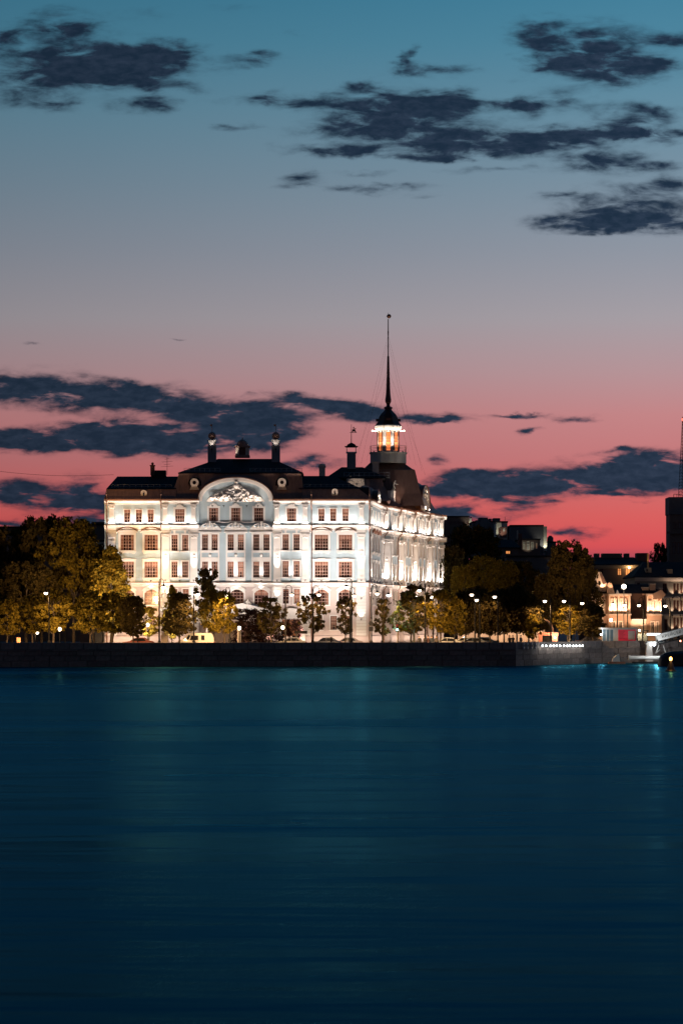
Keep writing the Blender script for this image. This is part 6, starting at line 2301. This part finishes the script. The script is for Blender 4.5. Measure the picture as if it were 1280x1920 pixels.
# ------------------------------------------------------------------ houses behind
def house(name, label, x0, x1, ytop, D, depth, wall_m, wins=(), roof_m=None, ridge=None, cornice_m=None, side_m=None, frame_m=None, over=.3):
    """a house whose front stands at distance D; wins: (x0, x1, y0, y1, lit) in the front"""
    xc = X((x0 + x1) / 2, D)
    t = thing(name, label, 'building', (xc, D, STREET))
    a, b = X(x0, D) - xc, X(x1, D) - xc
    zt = Z(ytop, D) - STREET
    rects = [(X(w[0], D) - xc, X(w[1], D) - xc, Z(w[3], D) - STREET, Z(w[2], D) - STREET) for w in wins]
    mb = MB()
    holed(mb, a, b, 0, zt, rects, 0)
    mb.build('front_wall', wall_m, t)
    s = MB()
    s.quad((a, 0, 0), (a, depth, 0), (a, depth, zt), (a, 0, zt))
    s.quad((b, 0, 0), (b, 0, zt), (b, depth, zt), (b, depth, 0))
    s.quad((a, depth, 0), (b, depth, 0), (b, depth, zt), (a, depth, zt))
    s.build('side_wall', side_m or wall_m, t)
    for w, r in zip(wins, rects):
        f = MB()
        e = .09
        f.band([(r[0], r[2]), (r[0], r[3]), (r[1], r[3]), (r[1], r[2]), (r[0], r[2])], [(r[0] + e, r[2] + e), (r[0] + e, r[3] - e), (r[1] - e, r[3] - e), (r[1] - e, r[2] + e), (r[0] + e, r[2] + e)], .02, .16)
        f.box((r[0] + r[1]) / 2 - .04, (r[0] + r[1]) / 2 + .04, .05, .14, r[2] + e, r[3] - e)
        if r[3] - r[2] > 1.2:
            f.box(r[0] + e, r[1] - e, .06, .13, r[2] + (r[3] - r[2]) * .64, r[2] + (r[3] - r[2]) * .64 + .07)
        fo = f.build('window', frame_m or M_FRAME, t)
        MB().quad((r[0], .15, r[2]), (r[1], .15, r[2]), (r[1], .15, r[3]), (r[0], .15, r[3])).build('pane', M_PANE_LIT if w[4] == 1 else (mat('dim_window_glass', (.12, .13, .15), .3, .2, 1) if w[4] == 2 else M_PANE_DARK), fo)
    rm = roof_m or M_DARKROOF
    if ridge is None:
        MB().box(a - over, b + over, -over, depth + over, zt + .002, zt + .3).build('roof', rm, t)
    else:
        ra, rb, zr = X(ridge[0], D) - xc, X(ridge[1], D) - xc, Z(ridge[2], D) - STREET
        MB().loft([[(a - over, -over, zt + .002), (b + over, -over, zt + .002), (b + over, depth + over, zt + .002), (a - over, depth + over, zt + .002)],
                   [(a - over, -over, zt + .15), (b + over, -over, zt + .15), (b + over, depth + over, zt + .15), (a - over, depth + over, zt + .15)],
                   [(ra, depth * .45, zr), (rb, depth * .45, zr), (rb, depth * .55, zr), (ra, depth * .55, zr)]]).build('roof', rm, t)
    if cornice_m:
        MB().prismx([(0.0, zt - .6), (-.15, zt - .55), (-.35, zt - .15), (-.38, zt - .02), (0, zt - .02)], a - .05, b + .05).build('cornice', cornice_m, t)
    t['xc'] = xc
    return t


def add_box(t, name, x0, x1, y0, y1, D, d0, d1, m_):
    L0 = t.location
    return MB().box(X(x0, D) - L0.x, X(x1, D) - L0.x, d0, d1, Z(y1, D) - STREET, Z(y0, D) - STREET).build(name, m_, t)


def houses():
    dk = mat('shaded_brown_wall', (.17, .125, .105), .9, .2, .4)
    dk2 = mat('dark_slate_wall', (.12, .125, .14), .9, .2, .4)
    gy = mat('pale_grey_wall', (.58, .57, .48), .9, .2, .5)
    crm = mat('cream_house_wall', (.36, .31, .24), .85, .1, .5)
    brk = mat('red_brick_wall', (.16, .07, .055), .9, .2, 1)
    # left: roofs behind the park
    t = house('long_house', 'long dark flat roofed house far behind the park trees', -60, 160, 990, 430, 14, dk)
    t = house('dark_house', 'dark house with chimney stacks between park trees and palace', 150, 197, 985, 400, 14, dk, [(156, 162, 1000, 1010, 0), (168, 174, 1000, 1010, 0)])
    add_box(t, 'chimney', 106 + 42, 106 + 49, 979, 986, 400, 2, 4, dk)
    add_box(t, 'chimney', 168, 193, 977, 986, 400, 3, 6, dk)
    t = house('low_annex', 'low pale grey annex beside the palace left corner', 172, 200, 1016, 376, 8, gy)
    # right of the palace
    ws = [(842 + i * 8, 846 + i * 8, 978, 983, 2) for i in range(5)]
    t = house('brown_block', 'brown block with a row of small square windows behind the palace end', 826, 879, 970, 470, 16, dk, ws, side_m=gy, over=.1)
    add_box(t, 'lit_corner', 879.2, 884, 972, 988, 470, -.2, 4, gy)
    add_box(t, 'chimney', 882, 884.5, 969, 973, 470, 1, 2, dk)
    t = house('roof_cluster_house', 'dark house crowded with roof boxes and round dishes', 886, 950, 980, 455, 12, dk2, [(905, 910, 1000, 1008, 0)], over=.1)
    for (a, b, y0, y1) in ((892, 897, 975, 981), (898, 915, 970, 981), (917, 922, 972, 981), (925, 938, 971, 981)):
        add_box(t, 'roof_box', a, b, y0, y1, 455, 1, 5, dk2)
    for x, y, r in ((895, 983, .6), (908, 982, 1.0), (926, 987, .8), (918, 984, .5)):
        d = MB().lathe([(.05, 0), (r * .7, .08), (r, .25)], 0, 0, 14).build('satellite_dish', mat('dish_grey', (.12, .125, .13), .6), t, (X(x, 455) - t.location.x, -.6, Z(y, 455) - STREET))
        d.rotation_euler = (R(80), 0, .2)
    t = house('pale_stair_house', 'weathered pale stair head with a dark brick chimney before it', 930, 951, 980, 440, 6, gy, [(934, 937, 990, 1004, 0)], over=.1)
    add_box(t, 'chimney', 936, 948, 989, 1008, 440, -2.5, -.6, brk)
    add_box(t, 'chimney_slot', 941, 944, 992, 997, 440, -2.56, -2.502, mat('pale_slot', (.5, .5, .46), .8))
    add_box(t, 'mast', 947.6, 948.2, 968, 981, 440, 2, 2.1, M_IRON)
    t = house('flat_block', 'flat dark block with one pale lit end wall against the sky', 957, 1018, 987, 450, 14, dk2, over=.1)
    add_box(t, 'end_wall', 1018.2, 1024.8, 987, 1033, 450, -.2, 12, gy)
    add_box(t, 'roof_box', 1011, 1016, 983.5, 987, 450, 2, 4, dk2)
    for xx, yy, dd, e in ((1021, 1032, 449.0, 260), (941.5, 1010, 436.4, 160), (932, 1010, 438.6, 160), (881, 992, 468.8, 120), (990, 1042, 434.6, 120)):  # added lights that brighten the pale walls, brackets made up for them
        lx, ly, lz = X(xx, dd) - t.location.x, dd - 450, Z(yy, dd) - STREET
        MB().box(lx - .15, lx + .15, ly - .12, ly + .12, lz - .3, lz - .05).tube([(lx, ly, lz - .2), (lx, ly + 1.2, lz - .5)], .04, 4).build('added_wall_light', M_IRON, t)
        lamp('SPOT', 'added_wall_lamp', (lx, ly, lz), e, (1.0, .92, .72), t, .1, rot=(PI - .35, 0, 0), spot=R(90), blend=.7)
    t = house('glazed_attic_house', 'low house with pale framed attic windows below the flat block', 972, 1012, 1013, 436, 8, dk, [(980, 984, 1016, 1030, 2), (987, 992, 1015, 1031, 2), (995, 1000, 1016, 1031, 2), (1004, 1007, 1018, 1029, 1)], frame_m=gy, over=.1)
    add_box(t, 'chimney', 971, 977, 1001, 1031, 436, -1.5, .5, brk)
    add_box(t, 'roof_post', 969.5, 971.5, 994, 1012, 436, 1, 1.4, gy)
    t = house('single_light_house', 'shadowy house with one warm lit window behind the trees', 922, 972, 1028, 426, 10, dk, [(947.5, 956.5, 1032.5, 1039, 1)], ridge=(930, 962, 1010), over=.4)
    t = house('lower_dark_house', 'low dark house with a pale sill deep behind the lindens', 950, 1030, 1045, 415, 9, dk2, [(981, 988, 1060, 1070, 2), (990, 997, 1061, 1068, 0)], over=.2)
    t = house('stub_house', 'small dark house with a tank on the roof right of the flat block', 1024, 1042, 1018, 460, 9, dk2, over=.1)
    MB().lathe([(.6, 0), (.6, .8), (.2, 1.2)], 0, 0, 10).build('roof_tank', dk2, t, (0, 2, Z(1018, 460) - STREET + .3))
    # long dark house with two lit windows behind the villa
    t = house('long_roof_house', 'long dark roofed house with two orange lit windows behind the villa', 1100, 1212, 1060, 405, 14, dk,
              [(1124, 1130, 1064, 1078, 0), (1157, 1165, 1064, 1079, 1), (1172, 1181, 1063, 1079, 1), (1194, 1197, 1062, 1080, 2)], ridge=(1105, 1196, 1043), cornice_m=crm)
    for a, b, y0 in ((1086, 1096, 1022), (1100, 1108, 1029), (1121, 1130, 1036), (1135, 1173, 1036), (1178, 1187, 1036)):
        add_box(t, 'chimney', a, b, y0, 1060, 405, 5.5, 7.5, dk)
    add_box(t, 'wall_head', 1198, 1218, 1036, 1062, 405, 3, 6, brk)
    MB().ball((X(1179, 405) - t.location.x, -.3, Z(1064.5, 405) - STREET), .16, 8, 5).build('wall_lamp', M_LAMP, t)
    lamp('POINT', 'wall_lamp_light', (X(1179, 405) - t.location.x, -.9, Z(1065, 405) - STREET), 90, SODIUM, t, .1)
    # pale house at the right edge
    wn = [(1242, 1250, 1094, 1113, 0), (1245, 1251, 1161, 1182, 0), (1262, 1266, 1094, 1112, 2), (1268, 1272, 1094, 1112, 2), (1275, 1279, 1094, 1112, 2), (1262, 1266, 1126, 1146, 2), (1268, 1272, 1126, 1146, 2), (1275, 1279, 1126, 1146, 2),
          (1262, 1266, 1158, 1180, 2), (1268, 1272, 1158, 1180, 2), (1275, 1279, 1158, 1180, 2), (1194, 1199, 1093, 1110, 0)]
    D = 378
    t = house('pale_corner_house', 'pale cream house with tall uplit windows behind the gangway', 1190, 1330, 1083, D, 14, crm, wn, ridge=(1216, 1300, 1052), cornice_m=M_CREAM)
    for y in (1119, 1152):
        add_box(t, 'string_course', 1190, 1330, y, y + 3, D, -.2, -.002, M_CREAM)
    for x in (1259, 1274, 1282):
        lamp('SPOT', 'roof_floodlight_lamp', (X(x, D) - t.location.x, -.5, Z(1151, D) - STREET), 120, WARMER, t, .08, rot=(PI - .3, 0, 0), spot=R(70))
        lamp('SPOT', 'roof_floodlight_lamp', (X(x + 1, D) - t.location.x, -.5, Z(1118, D) - STREET), 120, WARMER, t, .08, rot=(PI - .3, 0, 0), spot=R(70))
        lamp('SPOT', 'roof_floodlight_lamp', (X(x + 1, D) - t.location.x, -.5, Z(1184, D) - STREET), 120, WARMER, t, .08, rot=(PI - .3, 0, 0), spot=R(70))
    add_box(t, 'chimney', 1212, 1223, 1064, 1078, D, 1.5, 3, crm)
    add_box(t, 'stove_pipe', 1216, 1219, 1037, 1064, D, 2, 2.4, mat('brass_pipe', (.6, .36, .14), .4, .15, 3, metal=.6))
    lamp('SPOT', 'roof_floodlight_lamp', (X(1214.5, D) - t.location.x, 1.2, Z(1066, D) - STREET), 180, SODIUM, t, .06, rot=(PI - .3, .1, 0), spot=R(40))
    add_box(t, 'chimney', 1253, 1262, 1067, 1078, D, 1, 3, crm)
    # tall dark block with lattice mast at the right edge
    D = 440
    t = house('tall_dark_block', 'tall dark block with top storey band and lattice mast at its roof', 1255, 1346, 965, D, 5, dk, [(1261, 1267, 979, 991, 2), (1271, 1279, 979, 991, 2), (1260, 1267, 1017, 1038, 2), (1269, 1278, 1017, 1038, 2)], over=.05)
    add_box(t, 'top_storey', 1253.5, 1346, 932, 964.6, D, -.3, 5, dk2)
    add_box(t, 'ledge', 1249, 1346, 997, 1001, D, -.6, -.002, dk)
    mb = MB()
    x0 = X(1281, D) - t.location.x
    zb, zt = Z(932, D) - STREET, Z(778, D) - STREET
    legs = [(-.9, 0), (.9, 0), (0, 1.4)]
    n = 26
    for lx, ly in legs:
        mb.tube([(x0 + .5 + lx, 4 + ly, zb), (x0 + .5 + lx * .12, 4 + ly * .12, zt)], .05, 4)
    for i in range(n):
        f0, f1 = i / n, (i + 1) / n
        for a_, b_ in ((0, 1), (1, 2), (2, 0)):
            p = lambda k, f: (x0 + .5 + legs[k][0] * (1 - .88 * f), 4 + legs[k][1] * (1 - .88 * f), zb + (zt - zb) * f)
            mb.tube([p(a_, f0), p(b_, f1)], .025, 3)
            mb.tube([p(a_, f1), p(b_, f1)], .02, 3)
    mb.build('lattice_mast', M_IRON, t)
    MB().ball((x0 + .5, 4, Z(783, D) - STREET), .28, 8, 6).build('mast_lamp', mat('red_mast_lamp', (1, .1, .08), .3, 0, 1, emit=(1, .12, .08), estr=3), t)
    mb = MB()
    for x in (1264, 1270, 1276):
        mb.tube([(X(x, D) - t.location.x, 1, Z(932, D) - STREET), (X(x, D) - t.location.x, 1, Z(926, D) - STREET)], .05, 4)
    mb.tube([(X(1264, D) - t.location.x, 1, Z(926, D) - STREET), (X(1276, D) - t.location.x, 1, Z(926, D) - STREET)], .05, 4)
    mb.build('roof_railing', M_IRON, t)


houses()


def villa():
    D = 368
    sand = mat('peach_villa_stucco', (.50, .33, .24), .85, .1, .8)
    red = mat('brown_villa_brick', (.13, .075, .06), .9, .2, 1)
    t = thing('lit_villa', 'low peach villa with gables and bays, floodlit from below, behind the kiosk', 'villa', (X(1170, D), D, STREET))
    xc = t.location.x

    def bx(name, x0, x1, y0, y1, d0, d1, m_, parent=None):
        return MB().box(X(x0, D) - xc, X(x1, D) - xc, d0, d1, Z(y1, D) - STREET, Z(y0, D) - STREET).build(name, m_, parent or t)

    def facade(x0, x1, y0, wins, d, m_):
        rects = [(X(a, D) - xc, X(b, D) - xc, Z(y2, D) - STREET, Z(y1, D) - STREET) for a, b, y1, y2 in wins]
        mb = MB()
        a, b, zt = X(x0, D) - xc, X(x1, D) - xc, Z(y0, D) - STREET
        holed(mb, a, b, 0, zt, rects, d)
        mb.quad((a, d, 0), (a, 8, 0), (a, 8, zt), (a, d, zt))
        mb.quad((b, d, 0), (b, d, zt), (b, 8, zt), (b, 8, 0))
        mb.build('wall', m_, t)
        for r in rects:
            f = MB().band([(r[0] - .1, r[2]), (r[0] - .1, r[3] + .15), (r[1] + .1, r[3] + .15), (r[1] + .1, r[2])], [(r[0] + .06, r[2]), (r[0] + .06, r[3] - .06), (r[1] - .06, r[3] - .06), (r[1] - .06, r[2])], d - .08, d + .1)
            f.box((r[0] + r[1]) / 2 - .03, (r[0] + r[1]) / 2 + .03, d + .06, d + .12, r[2], r[3])
            fo = f.build('window', M_CREAM, t)
            MB().quad((r[0], d + .14, r[2]), (r[1], d + .14, r[2]), (r[1], d + .14, r[3]), (r[0], d + .14, r[3])).build('pane', M_PANE_DARK, fo)
    facade(1110, 1140, 1113, [(1117, 1120, 1124, 1146), (1123, 1126, 1124, 1146), (1129, 1132, 1124, 1146), (1115, 1119, 1160, 1185), (1126, 1131, 1160, 1185)], 1.2, sand)
    facade(1140, 1182, 1113, [(1146, 1149, 1124, 1147), (1153, 1156, 1124, 1147), (1163, 1166, 1124, 1147), (1170, 1173, 1124, 1147), (1147, 1153, 1166, 1190), (1160, 1166, 1166, 1190)], 0, sand)
    facade(1182, 1212, 1112, [], 1.6, red)
    facade(1212, 1240, 1114, [(1216, 1219, 1128, 1150), (1225, 1229, 1126, 1152), (1234, 1237, 1128, 1150), (1220, 1226, 1166, 1190), (1230, 1234, 1166, 1190)], 0, sand)
    for x0, x1, d in ((1109, 1141, 1.0), (1140.5, 1183, -.25), (1211, 1241, -.25)):
        bx('cornice', x0, x1, 1113.5, 1117, d - .15, d + .4, M_CREAM)
        bx('string_course', x0, x1, 1151, 1154, d - .02, d + .24, M_CREAM)
    for x in (1112, 1121.5, 1127.5, 1135):
        bx('pilaster', x - .9, x + .9, 1117.5, 1150.5, 1.05, 1.198, M_CREAM)
    for x in (1142.5, 1151, 1159.5, 1168, 1180, 1213.5, 1222, 1232, 1238.5):
        bx('pilaster', x - .9, x + .9, 1117.5, 1150.5, -.15, -.002, M_CREAM)
    # arcade wall between the bays, white awning
    bx('arcade_wall', 1182.2, 1211.8, 1164, 1212, .2, 1.4, M_CREAM)
    bx('awning', 1183, 1211, 1161, 1163.6, -.5, 1.4, M_WHITE)
    # roofs: mansard, steep gable, curly dormer, chimneys
    MB().loft([[(X(1108, D) - xc, .2, Z(1113, D) - STREET), (X(1242, D) - xc, .2, Z(1113, D) - STREET), (X(1242, D) - xc, 9, Z(1113, D) - STREET), (X(1108, D) - xc, 9, Z(1113, D) - STREET)],
               [(X(1120, D) - xc, 4, Z(1095, D) - STREET), (X(1226, D) - xc, 4, Z(1095, D) - STREET), (X(1226, D) - xc, 6, Z(1095, D) - STREET), (X(1120, D) - xc, 6, Z(1095, D) - STREET)]]).build('roof', M_DARKROOF, t)
    px = lambda x: X(x, D) - xc
    pz = lambda y: Z(y, D) - STREET
    MB().prism([(px(1113), pz(1097)), (px(1121), pz(1073)), (px(1128), pz(1072)), (px(1139), pz(1094)), (px(1136), pz(1110)), (px(1114), pz(1110))], 1.0, 3.5).build('steep_gable', M_CREAM, t)
    MB().prism([(px(1128.4), pz(1074)), (px(1137.6), pz(1093)), (px(1131), pz(1096)), (px(1126), pz(1078))], .9, .998).build('gable_recess', red, t)
    MB().prism([(px(1138), pz(1112)), (px(1138), pz(1095)), (px(1142), pz(1092)), (px(1147), pz(1095)), (px(1149), pz(1104)), (px(1152), pz(1112))], -.1, 2.0).build('curled_dormer', sand, t)
    MB().prism([(px(1154), pz(1113)), (px(1157), pz(1106)), (px(1160), pz(1113))], -.2, 1.0).build('small_gable', M_WHITE, t)
    MB().prism([(px(1222), pz(1114)), (px(1239), pz(1106)), (px(1247), pz(1115)), (px(1240), pz(1123)), (px(1224), pz(1123))], -.5, 1.0).build('bay_pediment', sand, t)
    for x0, x1, y0 in ((1206, 1218, 1103), (1220, 1231, 1096), (1237, 1244, 1104)):
        c = bx('chimney', x0, x1, y0, 1116, 1.5, 2.8, sand)
        bx('chimney_cap', x0 - .8, x1 + .8, y0 - 2, y0 - .05, 1.4, 2.9, M_CREAM, t)
    for x, y, d, e in [(1116, 1150, .7, 180), (1127, 1150, .7, 180), (1146, 1150, -.6, 220), (1155, 1150, -.6, 220), (1164, 1150, -.6, 220), (1173, 1150, -.6, 220), (1215, 1150, -.6, 200), (1226, 1150, -.6, 200), (1237, 1150, -.6, 200),
                       (1150, 1186, -1.6, 200), (1165, 1186, -1.6, 200), (1190, 1184, -1.2, 260), (1204, 1184, -1.2, 260), (1226, 1186, -1.6, 220), (1120, 1186, -.4, 200), (1130, 1106, .4, 140), (1144, 1108, -.8, 90), (1210, 1112, .8, 90), (1226, 1112, .8, 110), (1240, 1112, .8, 80)]:
        MB().box(px(x) - .1, px(x) + .1, d - .08, d + .08, pz(y) - .1, pz(y) - .02).build('floodlight', M_IRON, t)
        lamp('SPOT', 'floodlight_lamp', (px(x), d, pz(y)), e * 3.4, (1.0, .62, .38), t, .1, rot=(PI - .3, 0, 0), spot=R(95), blend=.8)
    # roof-top flood mast
    D2 = 366
    t2 = thing('flood_mast', 'thin mast with a fierce white floodlight above the villa roof', 'lamp', (X(1169, D2), D2, STREET))
    z = Z(1100, D2) - STREET
    MB().tube([(0, 0, 0), (0, 0, z)], [.09, .05], 6).build('mast', M_RAIL, t2)
    MB().ball((0, -.1, z), .38, 10, 7).build('floodlight', M_LAMP, t2)


villa()

# cable from the palace roof to the left
a, b = Vector(at(213, 890, 346)), Vector(at(-40, 879, 330))
mb = MB().tube([tuple(a.lerp(b, i / 8) - Vector((0, 0, .5 * math.sin(PI * i / 8)))) for i in range(9)], .022, 4)
tag(mb.build('overhead_cable', M_IRON), 'thin dark cable strung from the palace roof across the red sky', 'cable')
